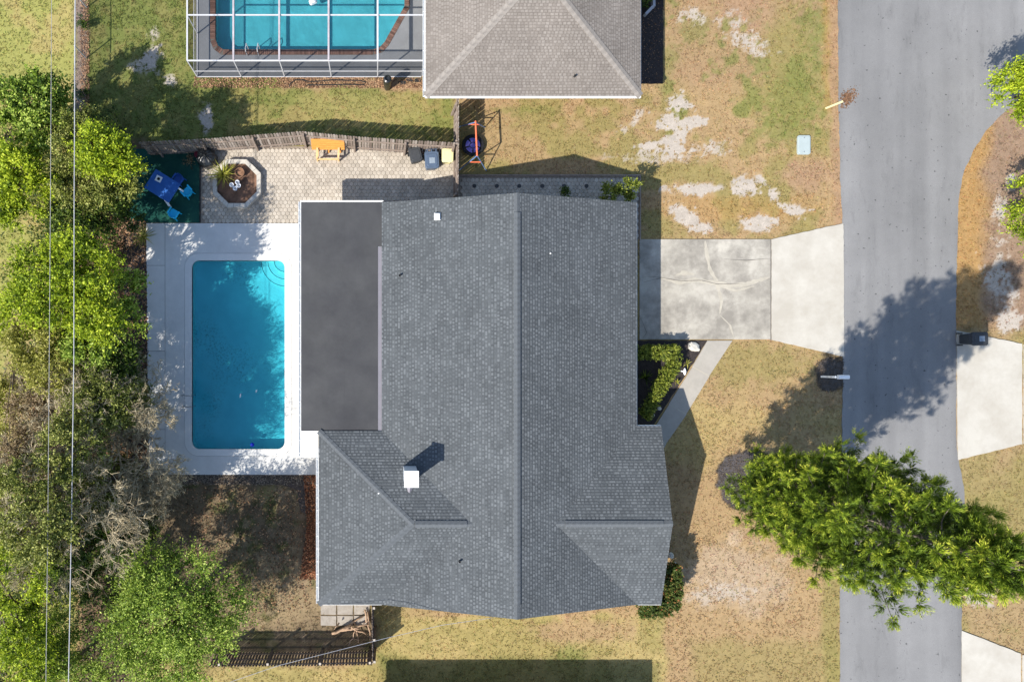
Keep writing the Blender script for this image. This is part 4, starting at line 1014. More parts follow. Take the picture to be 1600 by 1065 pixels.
def octagon_planter():
    c = P(372, 289); root = thing('octagonal_planter', 'octagonal raised planter of pale blocks on the patio', 'planter', c); r = random.Random(3); Ro = 1.30; t = .26
    def seg(a0, a1, ro, ri, z0, z1):
        q = []
        for a, rad in ((a0, ro), (a1, ro), (a1, ri), (a0, ri)): q.append((c.x + rad * math.cos(a), c.y + rad * math.sin(a)))
        return q, z0, z1
    for lay, (z0, z1, ro) in enumerate(((.04, .20, 1.36), (.205, .36, 1.34))):
        for k in range(8):
            a0 = math.pi / 8 + k * math.pi / 4; a1 = a0 + math.pi / 4; p0 = Vector((math.cos(a0), math.sin(a0))); p1 = Vector((math.cos(a1), math.sin(a1))); nb = 2 if lay == 0 else 3
            for j in range(nb):
                u, v = j / nb, (j + 1) / nb; e = .006; A = p0.lerp(p1, u + e); B = p0.lerp(p1, v - e); dz = r.uniform(-.006, .006); s_ = ro + r.uniform(-.012, .012); i_ = ro - .23
                mb = MB(c); mb.prism([(c.x + A.x * s_, c.y + A.y * s_), (c.x + B.x * s_, c.y + B.y * s_), (c.x + B.x * i_, c.y + B.y * i_), (c.x + A.x * i_, c.y + A.y * i_)], z0, z1 + dz, True); mb.build('block', M['block'], root)
    V = []; mb = MB(c); n = 22
    for i in range(n):
        for j in range(n):
            u, v = (i / (n - 1) - .5) * 2.2, (j / (n - 1) - .5) * 2.2; d = math.hypot(u, v); s_ = min(1, 1.1 / d) if d > 0 else 1
            V.append((c.x + u * s_, c.y + v * s_, .20 + r.uniform(-.025, .03)))
    mb.add(V, [(i * n + j, (i + 1) * n + j, (i + 1) * n + j + 1, i * n + j + 1) for i in range(n - 1) for j in range(n - 1)]); mb.build('soil', M['soil'], root, smooth=True)
    blade_plant('yucca', 'spiky yellow-green yucca growing in the octagonal planter', 'yucca', P(350, 274, .2), 70, .95, .055, 'yucca', 1)
    cc = P(375.5, 271, .3); mb = MB(cc); mb.lathe([(.17, -.1), (.23, .17), (.25, .17), (.25, .22), (.21, .22), (.19, .12), (.001, .12)], cc, 18); tag(mb.build('clay_pot', M['clay'], smooth=False), 'brown clay pot behind the yucca in the planter', 'pot')
    # stand of white ring cups
    cc = P(366.5, 291, .2); st = thing('plant_stand', 'small white stand of four open cups in the planter soil', 'plant stand', cc)
    for x, y in ((362, 289), (371, 285), (373, 290), (367.5, 294.5)):
        q = P(x, y, .55); q.z = .2; mb = MB(cc); mb.lathe([(.06, .12), (.085, .36), (.115, .37), (.115, .40), (.082, .40), (.06, .2), (.001, .2)], q, 14); mb.build('cup', M['ornament'], st)
        mb = MB(cc); mb.tube([(q.x, q.y, .2), (q.x, q.y, .34)], .014, 6); mb.build('stem', M['white'], st)

def blade_plant(name, label, cat, base, n, L, w, mat, seed, droop=.55, group=None, zmin=.15):
    """rosette: every blade an own part"""
    base = Vector(base); root = thing(name, label, cat, base, 0, group); r = random.Random(seed); ms = []
    for t in range(6):
        mb = MB(); l = L * r.uniform(.75, 1.05); k = 5; V = []; dr = droop * r.uniform(.4, 1.3)
        for i in range(k + 1):
            u = i / k; x = l * u; z = -dr * l * u * u * .55; ww = w * (1 - u) ** .6 * .5 if u < 1 else .001
            V += [(x, -ww, z + .012), (x, 0, z), (x, ww, z + .012)]
        mb.tone = r.random()
        mb.add(V, [f for i in range(k) for f in ((3 * i, 3 * i + 3, 3 * i + 4, 3 * i + 1), (3 * i + 1, 3 * i + 4, 3 * i + 5, 3 * i + 2))]); ms.append(mb.mesh('leaf', M[mat], tone=True))
    for i in range(n):
        el = math.radians(r.uniform(zmin * 90, 85)); az = r.uniform(0, 6.283)
        link('leaf', r.choice(ms), root, Matrix.Translation((0, 0, .05 + .1 * r.random())) @ Matrix.Rotation(az, 4, 'Z') @ Matrix.Rotation(-el, 4, 'Y') @ Matrix.Rotation(r.uniform(-.3, .3), 4, 'X'))
    mb = MB(); mb.lathe([(.05, 0), (.04, .12), (.001, .14)], (0, 0, 0), 8); mb.build('stem', M['bark'], root)
    return root

def wheeled_bin(label, px, py, rz, mat, sc=1.0, panel=True, hh=1.02, group='wheeled bins by the patio fence'):
    """px, py: where the lid shows in the photo"""
    h = hh * sc; p = P(px, py, h); p.z = .045; b = thing('wheeled_bin', label, 'bin', p, rz, group)
    def add(name, mb, mat, parent=b): o = mb.build(name, M[mat], parent); return o
    mb = MB(); mb.taper((0, 0, .06 * sc), (.46 * sc, .52 * sc), (.58 * sc, .70 * sc), .86 * sc, 0, .05); mb.taper((0, 0, .90 * sc), (.64 * sc, .78 * sc), (.64 * sc, .78 * sc), .045 * sc, 0, .05); add('body', mb, mat)
    mb = MB(); mb.taper((0, -.01, .947 * sc), (.66 * sc, .80 * sc), (.60 * sc, .72 * sc), .05 * sc, 0, .07); mb.taper((0, -.03, .99 * sc), (.50 * sc, .58 * sc), (.46 * sc, .54 * sc), .028 * sc, 0, .06)
    for x in (-.2, 0, .2): mb.box((x * sc, .37 * sc, .985 * sc), (.05 * sc, .12 * sc, .04 * sc))
    lid = add('lid', mb, mat)
    if panel:
        mb = MB(); mb.box((0, -.06 * sc, 1.020 * sc), (.26 * sc, .26 * sc, .008)); mb.box((0, -.06 * sc, 1.025 * sc), (.20 * sc, .05 * sc, .01)); add('lid_panel', mb, panel, lid)
    mb = MB(); mb.tube([(-.26 * sc, .38 * sc, .93 * sc), (-.26 * sc, .47 * sc, .95 * sc), (.26 * sc, .47 * sc, .95 * sc), (.26 * sc, .38 * sc, .93 * sc)], .018, 6); add('handle', mb, mat)
    for s_ in (-1, 1):
        mb = MB(); M4 = Matrix.Rotation(math.pi / 2, 3, 'Y'); tmp = MB(); tmp.lathe([(.04, -.03), (.12, -.03), (.13, 0), (.12, .03), (.04, .03)], (0, 0, 0), 14)
        mb.add([M4 @ Vector(v) * sc + Vector((s_ * .29 * sc, .30 * sc, .125 * sc)) for v in tmp.v], tmp.f); add('wheel', mb, 'rubber')
    return b

def bench():
    c = P(514, 240); root = thing('garden_bench', 'orange slatted wooden bench leaning against the picket fence', 'bench', c)
    z = .05; W_ = .84; mb = None
    def part(name, fn, mat='orange_wood'): mb = MB(c); fn(mb); return mb.build(name, M[mat], root)
    # reclined back: eight vertical boards between two rails
    b0 = Vector((c.x, c.y + .02, z + .42)); b1 = Vector((c.x, c.y + .36, z + 1.05)); d = b1 - b0
    for i in range(5):
        p = b0 + d * (.10 + i * .205); q = p + d * .175
        def f(mb, p=p, q=q): mb.bar(p + Vector((-W_, 0, 0)).lerp(Vector((-W_, 0, 0)), 0) + (q - p) / 2, p + Vector((W_, 0, 0)) + (q - p) / 2, .112, .028)
        part('back_slat', f)
    for s_ in (-.6, 0, .6):
        part('back_post', lambda mb, s_=s_: mb.bar(b0 + Vector((s_, .05, -.35)) - d * .1, b1 + Vector((s_, .05, -.05)), .07, .05))
    for s_ in (-.55, .55):
        part('arm', lambda mb, s_=s_: mb.bar((c.x + s_ - .03, c.y - .42, z + .58), (c.x + s_, c.y + .18, z + .62), .10, .03), 'pale_wood')
        part('leg', lambda mb, s_=s_: mb.bar((c.x + s_ - .03, c.y - .40, z), (c.x + s_ - .03, c.y - .40, z + .57), .07, .07), 'pale_wood')
        part('seat_rail', lambda mb, s_=s_: mb.bar((c.x + s_ * .96, c.y - .40, z + .34), (c.x + s_ * .96, c.y + .12, z + .36), .05, .08), 'pale_wood')
    part('front_rail', lambda mb: mb.bar((c.x - .58, c.y - .415, z + .38), (c.x + .55, c.y - .415, z + .38), .07, .09), 'pale_wood')
    part('rear_rail', lambda mb: mb.bar((c.x - .8, c.y + .12, z + .38), (c.x + .8, c.y + .12, z + .38), .07, .09))

def table_set():
    q = [P(243.5, 264, .76), P(282, 288, .76), P(261.5, 320.5, .76), P(225, 293, .76)]; c = sum(q, Vector()) / 4; c.z = .04
    root = thing('patio_table', 'large blue folding table standing askew on the green turf mat', 'table', c)
    ex = (q[1] - q[0]).normalized(); ey = (q[3] - q[0]).normalized(); Wd = (q[1] - q[0]).length; Dp = (q[3] - q[0]).length; o = q[0]
    def pt(u, v, z): p = o + ex * u + ey * v; return Vector((p.x, p.y, z))
    for a, b in ((.0, .497), (.503, 1.0)):
        mb = MB(c); mb.prism([tuple(pt(*uv, 0).xy) for uv in ((0, Dp * a), (Wd, Dp * a), (Wd, Dp * b), (0, Dp * b))], .72, .76, True); mb.build('tabletop', M['table_blue'], root)
    for u, v, du, dv in ((.12, .12, 0, 0), (Wd - .03, .22, .22, .0), (.12, Dp - .12, 0, 0), (Wd - .2, Dp - .05, .18, .16)):
        mb = MB(c); mb.bar(pt(u + du, v + dv, .04), pt(u, v, .72), .06, .06); mb.build('leg', M['white'], root)
        if du: mb = MB(c); mb.bar(pt(u - .1, v, .70), pt(u + du + .05, v + dv, .52), .09, .05); mb.build('brace', M['white'], root)
    t = P(248, 279.5, .765); sh = thing('paper_sheet', 'white square sheet lying on the blue table', 'sheet', t); a = math.atan2(ex.y, ex.x)
    mb = MB(t); mb.box(t + Vector((0, 0, .008)), (.32, .30, .012), a + .1); mb.build('sheet', M['white'], sh); mb = MB(t); mb.lathe([(.075, .012), (.075, .035), (.06, .04)], t, 14); mb.build('dark_disc', M['black'], sh)
    def chair(label, px, py, rz, mat, grp=None, sc=1.0, h=.42):
        p = P(px, py, h); p.z = .04; ch = thing('plastic_chair', label, 'chair', p, rz, grp)
        mb = MB(); mb.taper((0, 0, .30 * sc), (.36 * sc, .36 * sc), (.40 * sc, .38 * sc), .035, 0, .08); mb.build('seat', M[mat], ch)
        mb = MB()
        for k in range(9):
            t = math.radians(20 + 140 * k / 8); a = Vector((math.cos(t) * .2 * sc, math.sin(t) * .2 * sc, 0))
            mb.box(a + Vector((0, .0, .44 * sc if 2 <= k <= 6 else .40 * sc)), (.085 * sc, .025, (.25 if 2 <= k <= 6 else .17) * sc), t + math.pi / 2)
        mb.build('backrest', M[mat], ch)
        for s_ in (-1, 1):
            mb = MB(); mb.bar((s_ * .21 * sc, -.2 * sc, .46 * sc), (s_ * .21 * sc, .12 * sc, .49 * sc), .065 * sc, .03); mb.build('arm', M[mat], ch)
            for yy in (-.16, .16): mb = MB(); mb.bar((s_ * .19 * sc, yy * sc * 1.15, 0), (s_ * .165 * sc, yy * sc, .30 * sc), .045, .045); mb.build('leg', M[mat], ch)
        return ch
    chair('cyan plastic chair by the east corner of the blue table', 293, 300, -2.4, 'chair_cyan', 'small plastic chairs round the blue table', 1.15)
    chair('cyan plastic chair nearest the pool deck by the blue table', 271.5, 334, 2.6, 'chair_cyan', 'small plastic chairs round the blue table', 1.15)
    chair('deep blue plastic chair tucked against the far side of the blue table', 279.5, 280, -.65, 'chair_blue', 'small plastic chairs round the blue table', 1.15)
    # covered round thing and pots in the corner
    c = P(326, 250); root = thing('covered_grill', 'round grill under a crumpled black cover by the fence', 'covered grill', Vector((c.x, c.y, .045)))
    V = []; F = []; n = 28; r = random.Random(4); prof = [(.50, 0), (.50, .45), (.46, .62), (.36, .72), (.2, .79), (.06, .84)]; ph = [r.uniform(-.035, .035) for _ in range(n)]
    for i, (rad, z) in enumerate(prof):
        for k in range(n): t = 6.2832 * k / n; q = rad * (1 + ph[k] * (1.4 if i < 3 else .8)) * (1 + .045 * math.sin(7 * t + i)); V.append((q * math.cos(t), q * math.sin(t), z + ph[(k * 3) % n] * .8))
    F = [(i * n + k, i * n + (k + 1) % n, (i + 1) * n + (k + 1) % n, (i + 1) * n + k) for i in range(len(prof) - 1) for k in range(n)] + [tuple(range((len(prof) - 1) * n, len(prof) * n))]
    mb = MB(); mb.add(V, F); mb.build('cover', M['black_gloss'], root)
    mb = MB(); mb.lathe([(.04, .82), (.05, .88), (.001, .9)], (0, 0, 0), 8); mb.build('knob', M['black'], root)
    c = P(311.5, 244); mb = MB(c); mb.lathe([(.12, .04), (.17, .32), (.19, .32), (.19, .36), (.16, .36), (.15, .3), (.001, .3)], c, 16); tag(mb.build('flower_pot', M['maroon']), 'maroon pot beside the black covered grill', 'pot')
    c = P(300, 254); bush('dried_plant', 'dried brown plant sprawling on the turf beside the maroon pot', 'plant', c, [(0, 0, .2, .3, .3, .22)], 'dry', 260, .07, seed=61, stem=True)

def swing_set():
    h = 1.72; a = P(743, 191, h); b = P(745.5, 243, h); c = Vector(((a.x + b.x) / 2, (a.y + b.y) / 2, 0)); root = thing('swing_frame', 'orange topped swing frame with blue splayed legs beside the fence', 'swing frame', c)
    mb = MB(c); mb.tube([a + Vector((0, .06, 0)), b - Vector((0, .02, 0))], .042, 8); mb.build('top_beam', M['orange_paint'], root)
    for p, sy in ((a, 1), (b, -1)):
        feet = [Vector((p.x + s_ * .72, p.y + sy * .30, 0)) for s_ in (-1, 1)]
        for f in feet: mb = MB(c); mb.tube([p, f], .028, 7); mb.build('leg', M['blue_paint'], root)
        q = [p.lerp(f, .42) for f in feet]; mb = MB(c); mb.tube([q[0], q[1]], .030, 7); mb.build('cross_bar', M['orange_paint'], root)
    for s_ in (.35, .65):
        p = a.lerp(b, s_); mb = MB(c); mb.tube([p, (p.x, p.y, .5)], .008, 4); mb.build('rope', M['black'], root)
    c = P(738, 229); root = thing('mini_trampoline', 'round purple mini trampoline on the shaded ground under the swing frame', 'trampoline', c); R = .40
    mb = MB(c); mb.lathe([(R + .03, .2), (R + .16, .2), (R + .17, .225), (R + .16, .25), (R + .03, .25), (R + .02, .225), (R + .03, .2)], c, 28, False); mb.build('frame_pad', M['black'], root)
    mb = MB(c); mb.lathe([(R + .04, .205), (R + .04, .212), (.001, .214)], c, 28); mb.build('bed', M['black'], root)
    for k in range(5):
        a0 = math.radians(54 + 72 * k + 7); a1 = math.radians(54 + 72 * (k + 1) - 7); t = np.linspace(a0, a1, 7)
        q = [(c.x + (R - .02) * math.cos(x), c.y + (R - .02) * math.sin(x)) for x in t] + [(c.x + .175 * math.cos(x), c.y + .175 * math.sin(x)) for x in t[::-1]]
        mb = MB(c); mb.prism(q, .214, .226); mb.build('mat_section', M['purple'], root)
    mb = MB(c); mb.lathe([(.14, .214), (.14, .228), (.001, .228)], c, 18); mb.build('mat_centre', M['purple'], root)
    for k in range(6):
        t = k * math.pi / 3; mb = MB(c); mb.tube([(c.x + (R + .1) * math.cos(t), c.y + (R + .1) * math.sin(t), 0), (c.x + (R + .1) * math.cos(t), c.y + (R + .1) * math.sin(t), .2)], .018, 6); mb.build('leg', M['galv'], root)

def street_things():
    # mailbox
    p = P(1283.5, 588); root = thing('mailbox', 'white mailbox on a post in a mulch ring at the street edge', 'mailbox', p); h = 1.12
    mb = MB(p); mb.box((p.x, p.y, h / 2), (.10, .10, h)); mb.build('post', M['white'], root); mb = MB(p); mb.bar((p.x - .08, p.y, .98), (p.x + .62, p.y, .98), .09, .07); mb.build('arm', M['white'], root)
    mb = MB(p); mb.bar((p.x + .05, p.y, .62), (p.x + .36, p.y, .94), .06, .06); mb.build('brace', M['white'], root)
    mb = MB(p); n = 8; prof = [(-.1, 0), (.1, 0)] + [(.1 * math.cos(math.radians(t)), .12 + .1 * math.sin(math.radians(t))) for t in range(0, 181, 22)]
    A = [(p.x + .14, p.y + y, 1.02 + z) for y, z in prof]; B = [(p.x + .66, p.y + y, 1.02 + z) for y, z in prof]; n = len(prof)
    mb.add(A + B, [tuple(reversed(range(n))), tuple(range(n, 2 * n))] + [(i, (i + 1) % n, n + (i + 1) % n, n + i) for i in range(n)]); mb.build('box', M['ornament'], root)
    mb = MB(p); mb.box((p.x + .665, p.y, 1.13), (.012, .17, .19)); mb.build('door', M['white'], root); mb = MB(p); mb.box((p.x + .3, p.y + .11, 1.2), (.03, .012, .2)); mb.build('flag', M['white'], root)
    mb = MB(p); mb.lathe([(.075, h), (.075, h + .03), (.001, h + .08)], p, 4); mb.build('post_cap', M['white'], root)
    # meter lid
    p = P(1255, 227); root = thing('utility_vault', 'pale teal utility vault lid set in the lawn near the street', 'utility box', p)
    mb = MB(p); mb.taper((p.x, p.y, -.05), (.68, 1.0), (.66, .98), .13, 0, .06); mb.build('rim', M['teal_lid'], root); mb = MB(p); mb.taper((p.x, p.y, .08), (.58, .88), (.56, .86), .02, 0, .05); l = mb.build('lid', M['teal_lid'], root)
    for s_ in (-1, 1): mb = MB(p); mb.lathe([(.025, .098), (.025, .108)], (p.x, p.y + s_ * .36, 0), 8); mb.build('bolt', M['chrome'], l)
    p = P(1303, 164); mb = MB(p); mb.bar(P(1290, 169.5, .05), P(1317, 158.5, .07), .10, .04); tag(mb.build('loose_board', M['yellow_board']), 'pale yellow board lying across the lawn edge and the street', 'board')
    # dark bin across the street
    wheeled_bin('dark blue-grey wheeled bin standing on the driveway across the street', 1531, 529, math.pi / 2 + .02, 'bin_char', 1.05, 'bin_panel', 1.0, None)

def yard_things():
    wheeled_bin('charcoal bin with a plain lid, leftmost of the three by the fence', 649, 241, .22, 'bin_char', .95, None)
    wheeled_bin('blue-grey bin with a raised lid panel, middle of the three', 675, 249, .05, 'bin_blue', 1.1, 'bin_panel')
    wheeled_bin('pale yellow bin in the patio fence corner', 699.5, 242, -.03, 'bin_yellow', .92, None)
    # black urn by the cage and the hose
    c = P(605, 138); mb = MB(c); mb.lathe([(.14, 0), (.16, .1), (.20, .6), (.22, 1.0), (.20, 1.25), (.13, 1.3), (.11, 1.22), (.001, 1.2)], c, 16); tag(mb.build('tall_planter', M['black_gloss']), 'tall black planter standing outside the screen enclosure', 'planter')
    pts = [(452, 136), (454, 130), (462, 125), (472, 125), (482, 127.5), (500, 127), (520, 125), (545, 126), (562, 126), (572, 129), (568, 133), (545, 132), (515, 133), (480, 133)]
    mb = MB(P(*pts[0])); mb.tube([P(x, y, .05) for x, y in pts], .028, 6); tag(mb.build('garden_hose', M['rubber'], smooth=True), 'black garden hose lying along the screen enclosure', 'hose')
    for k, (x, y, a, lb) in enumerate(((629, 130, .1, 'left black rubber mat lying by the neighbouring wall'), (640, 125, -.1, 'middle black rubber mat lying by the neighbouring wall'), (653, 126, .05, 'right black rubber mat lying by the neighbouring wall'))):
        c = P(x, y); mb = MB(c); mb.box(c + Vector((0, 0, .03)), (.34, .18, .03), a); tag(mb.build('rubber_mat', M['rubber']), lb, 'mat', 'black mats by the neighbouring wall')
    # pale edging boards by the neighbour's front bed
    c = P(1015, 12); root = thing('garden_edging', 'pale board edging around a planting bed at the top edge', 'edging', c)
    for a, b in (((1007.5, 24), (1019, 12)), ((1020.5, 12), (1021, -60))): mb = MB(c); mb.bar(P(*a, .18), P(*b, .18), .13, .30); mb.build('board', M['wire_pale'], root)
    bush('shrub', 'dark low shrub inside the pale edging at the top edge', 'shrub', P(1010, 4), [(0, 0, .25, .35, .5, .25)], 'deep', 500, .08, seed=71)
    bush('dry_shrub', 'dry brown shrub at the top edge beside the pale edging', 'shrub', P(1031, -4), [(0, 0, .3, .4, .35, .3)], 'dry', 500, .10, seed=72)
    slab('mulch_bed', ragged(NMULCH, 8, .8), .03, 'mulch', 'black mulch strip beside the neighbouring house', 'mulch bed')
    # front bed
    slab('mulch_bed', ragged(BED, 8, .6), .03, 'mulch', 'black mulch bed between house and diagonal walkway', 'mulch bed')
    c = P(1083, 541.5); rock('boulder', 'pale flat boulder at the driveway end of the front bed', c, (.34, .24, .2), 'stone', 5, -.5)
    for k, (x, y, s_, lb) in enumerate(((1030, 638, .10, 'small grey stone in the shaded part of the front bed'), (1020, 648.5, .09, 'small grey stone nearest the porch corner'), (1048, 867, .14, 'pale stone in the shaded strip by the front gable'), (1054, 880, .09, 'small pale stone beside the front corner hedge'))):
        rock('stone', lb, P(x, y), (s_ * 1.2, s_, s_ * .7), 'stone', 20 + k, k)
    c = P(1065.5, 580.5); root = thing('garden_ornament', 'small white bird ornament in the front mulch bed', 'ornament', c)
    mb = MB(c); mb.lathe([(.03, 0), (.03, .3)], (c.x, c.y, 0), 6); mb.build('stake', M['galv'], root); mb = MB(c)
    V = []; n = 10; prof = [(-.17, .01), (-.12, .05), (0, .08), (.1, .06), (.16, .045), (.2, .01)]
    for t, rr in prof:
        for k in range(n): q = 6.283 * k / n; V.append((c.x + rr * math.cos(q), c.y + t, .34 + rr * math.sin(q)))
    mb.add(V, [(i * n + k, i * n + (k + 1) % n, (i + 1) * n + (k + 1) % n, (i + 1) * n + k) for i in range(len(prof) - 1) for k in range(n)]); mb.build('body', M['ornament'], root, smooth=True)
    mb = MB(c); mb.bar((c.x - .04, c.y + .02, .35), (c.x - .2, c.y + .04, .33), .05, .015); mb.build('wing', M['ornament'], root)
    blade_plant('agave', 'pale star-shaped agave beside the walkway, nearest the driveway', 'agave', P(1071, 567.5, .03), 16, .30, .05, 'yucca', 5, .2, 'small agaves in the front bed')
    blade_plant('agave', 'pale star-shaped agave beside the walkway, nearest the shadow', 'agave', P(1055, 597, .03), 14, .24, .05, 'yucca', 6, .2, 'small agaves in the front bed')
    blade_plant('fern', 'shaded dark fern in the front bed beside the house wall', 'fern', P(1006, 590, .03), 34, .55, .06, 'deep', 7, .8)
    # dead branches stacked by the lower fence
    r = random.Random(8)
    B = [((520, 988), (568, 962), .055, 'long straight'), ((528, 985), (575, 975), .06, 'thick'), ((519, 989), (548, 978), .07, 'forked front'), ((548, 978), (572, 990), .05, 'reddish slanting'), ((554, 972), (560, 1003), .035, 'thin bent'), ((570, 952), (577, 985), .05, 'upright'), ((545, 1008), (557, 983), .035, 'dark thin'), ((530, 972), (524, 980), .04, 'short stubby'), ((574, 955), (578, 1000), .045, 'fence-side'), ((532, 983), (562, 982), .05, 'knotted middle')]
    for k, (a, b, rad, lb) in enumerate(B):
        A, E = P(*a, .12 + .05 * (k % 4)), P(*b, .2 + .06 * ((k * 2) % 5)); m = [A.lerp(E, t) + Vector((r.uniform(-.05, .05), r.uniform(-.05, .05), r.uniform(-.02, .05))) * (0 < t < 1) for t in (0, .25, .5, .75, 1)]
        mb = MB(A); mb.tube(m, [rad, rad * .95, rad * .85, rad * .75, rad * .6], 7)
        s_ = m[2]; mb.tube([s_, s_ + Vector((r.uniform(-.3, .3), r.uniform(-.3, .3), .12))], [rad * .5, rad * .2], 5)
        tag(mb.build('dead_branch', M['log'], smooth=True), lb + ' dead branch in the pile beside the lower fence', 'branch', 'dead branches piled by the fence')
    sp = thing('stepping_slabs', 'worn concrete slabs along the south-west corner of the house', 'paving', P(536, 955)); sp['kind'] = 'structure'
    for i in range(3):
        for j in range(2):
            x = 501 + i * 26; y = 944 + j * 17; mb = MB(P(536, 955)); mb.prism(G([(x, y), (x + 24.5, y + .5), (x + 24, y + 15.5), (x + .3, y + 15)]), -.05, .03 + .006 * ((i + j) % 2)); mb.build('slab', M['slab_grey'], sp)
    slab('mulch_bed', ragged(MULCH_L, 9, 1.2), .022, 'grey_mulch', 'dark mulch strip between the trees and the pool deck', 'mulch bed')
    slab('gravel_strip', ragged(GRAVEL, 9, .8), .022, 'brown_mulch', 'pebble strip along the south edge of the pool deck', 'gravel strip')
    scatter('pebbles', [(243, 741), (497, 741), (497, 757), (243, 757)], 3600, (.03, .07), 'gravel', 'brown and pale pebbles along the pool deck edge', 'pebbles', 3, .03)
    scatter('pebbles', MULCH_L, 3000, (.03, .07), 'gravel', 'dark pebbles and bark chips beside the pool deck', 'pebbles', 4, .03, .7)
    scatter('leaf_litter', [(474, 742), (497, 742), (497, 905), (468, 905), (480, 820)], 1700, (.05, .11), 'red_litter', 'rusty red leaf litter piled against the west wall', 'leaf litter', 5, .05)
    scatter('leaf_litter', [(150, 335), (228, 345), (233, 600), (150, 600)], 3800, (.05, .12), 'litter', 'tan fallen leaves under the trees by the pool deck', 'leaf litter', 6, .04)
    scatter('leaf_litter', [(55, 590), (235, 600), (232, 730), (40, 720)], 3800, (.06, .14), 'litter', 'tan fallen leaves under the bare trees', 'leaf litter', 7, .05)
    scatter('leaf_litter', [(1000, 0), (1036, 0), (1036, 131), (1000, 131)], 350, (.03, .06), 'litter', 'scattered chips on the black mulch strip', 'leaf litter', 8, .03)
    scatter('leaf_litter', [(303, 120), (664, 120), (664, 138), (303, 138)], 2600, (.04, .09), 'litter', 'brown leaves along the foot of the screen enclosure', 'leaf litter', 9, .02)
    scatter('leaf_litter', [(280, 760), (470, 765), (490, 950), (390, 960), (300, 880)], 1500, (.05, .1), 'litter', 'fallen leaves over the shaded back yard', 'leaf litter', 10, .03)
    scatter('bark_mulch', ring_poly(PINE, 46), 1500, (.03, .07), 'gravel', 'grey bark chips in the ring round the columnar pine', 'bark mulch', 12, .012, .45)
    scatter('bark_mulch', [(1276, 563), (1318, 558), (1318, 610), (1280, 606), (1272, 585)], 700, (.03, .07), 'gravel', 'dark bark chips round the mailbox post', 'bark mulch', 13, .012, .5)
    scatter('leaf_litter', [(126, -20), (140, -20), (140, 200), (126, 200)], 1200, (.04, .1), 'litter', 'brown leaves along the dirt track', 'leaf litter', 11, .02)

def ring_poly(c, r, n=24): return [(c[0] + r * math.cos(6.283 * k / n), c[1] + r * math.sin(6.283 * k / n)) for k in range(n)]
def rock(name, label, c, dims, mat, seed, rz=0):
    r = random.Random(seed); bm = bmesh.new(); bmesh.ops.create_icosphere(bm, subdivisions=2, radius=1)
    V = []; R = Matrix.Rotation(rz, 3, 'Z')
    for v in bm.verts:
        k = 1 + r.uniform(-.12, .12); V.append(R @ Vector((v.co.x * dims[0] * k, v.co.y * dims[1] * k, (v.co.z * .8 + .3) * dims[2] * k)) + Vector(c))
    mb = MB(c); mb.add(V, [tuple(v.index for v in f.verts) for f in bm.faces]); bm.free()
    tag(mb.build(name, M[mat]), label, 'stone')

def scatter(name, poly, n, sz, mat, label, cat, seed, z=.03, tmax=1.0):
    r = rng(seed); P_ = np.array(G(poly)); lo, hi = P_.min(0), P_.max(0); pts = lo + r.rand(n * 3, 2) * (hi - lo)
    pts = pts[inpoly(pts[:, 0], pts[:, 1], [tuple(p) for p in P_])][:n]; n = len(pts)
    s = (sz[0] + (sz[1] - sz[0]) * r.rand(n))[:, None]; a = r.rand(n) * 6.283; t = np.stack([np.cos(a), np.sin(a), (r.rand(n) - .5) * .8], 1); b = np.stack([-np.sin(a), np.cos(a), (r.rand(n) - .5) * .8], 1)
    c = np.column_stack([pts, np.full(n, z) + r.rand(n) * .03]); up = np.zeros((n, 3)); up[:, 2] = .25
    V = np.stack([c - t * s * .6, c - b * s * .4, c + t * s * .6, c + b * s * .4, c + up * s], 1).reshape(-1, 3)
    i = np.arange(n)[:, None] * 5; F = np.concatenate([i + np.array([[0, 1, 4]]), i + np.array([[1, 2, 4]]), i + np.array([[2, 3, 4]]), i + np.array([[3, 0, 4]])], 1).reshape(-1, 3)
    tone = np.repeat(r.rand(n) * tmax, 4)
    o = link(name, np_mesh(name, V, F, M[mat], tone)); tag(o, label, cat, kind='stuff')
# ================================================================== PLANTS
def leaf_quads(pos, d, nrm, L, W, tone):
    """diamond leaves: pos, d (along), nrm (k,3); L, W (k,)"""
    d = unit(d); s = unit(np.cross(d, nrm)); up = unit(np.cross(s, d)); L = L[:, None]; W = W[:, None]
    V = np.stack([pos - d * L * .5, pos + s * W * .5 - up * W * .12, pos + d * L * .5, pos - s * W * .5 - up * W * .12], 1).reshape(-1, 3)
    F = np.arange(len(pos) * 4).reshape(-1, 4)
    return V, F, tone
def twig_cloud(r, B, D, L, m, size, aspect=.55, up=.7, jit=.05, ctone=None, tspread=.35):
    """leaves strung along twigs starting at B, direction D"""
    k = len(B); t = (np.arange(m) + r.rand(k, m)) / m
    pos = B[:, None] + D[:, None] * (L * (.7 + .6 * r.rand(k, 1)) * t)[..., None] + r.normal(0, jit, (k, m, 3))
    d = D[:, None] * .8 + r.normal(0, .7, (k, m, 3)); n = r.normal(0, .6, (k, m, 3)); n[..., 2] += up + .4
    sz = size * (.65 + .85 * r.rand(k, m) ** 2) * (1.1 - .35 * t)
    ct = r.rand(k, 1) if ctone is None else ctone[:, None]
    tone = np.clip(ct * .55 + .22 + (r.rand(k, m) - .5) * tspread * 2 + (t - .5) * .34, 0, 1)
    return leaf_quads(pos.reshape(-1, 3), d.reshape(-1, 3), n.reshape(-1, 3), sz.ravel(), sz.ravel() * aspect, tone.ravel())
def crown_points(r, ells, k, per=17, loose=.14):
    B, D, rad = crown_points0(r, ells, max(6, k // per)); n = len(B); i = r.randint(0, n, k); o = unit(r.normal(0, 1, (k, 3)))
    return B[i] + o * loose * r.rand(k, 1) ** .5, unit(D[i] * .9 + o * 1.0 + np.array([0, 0, .25])), rad[i]
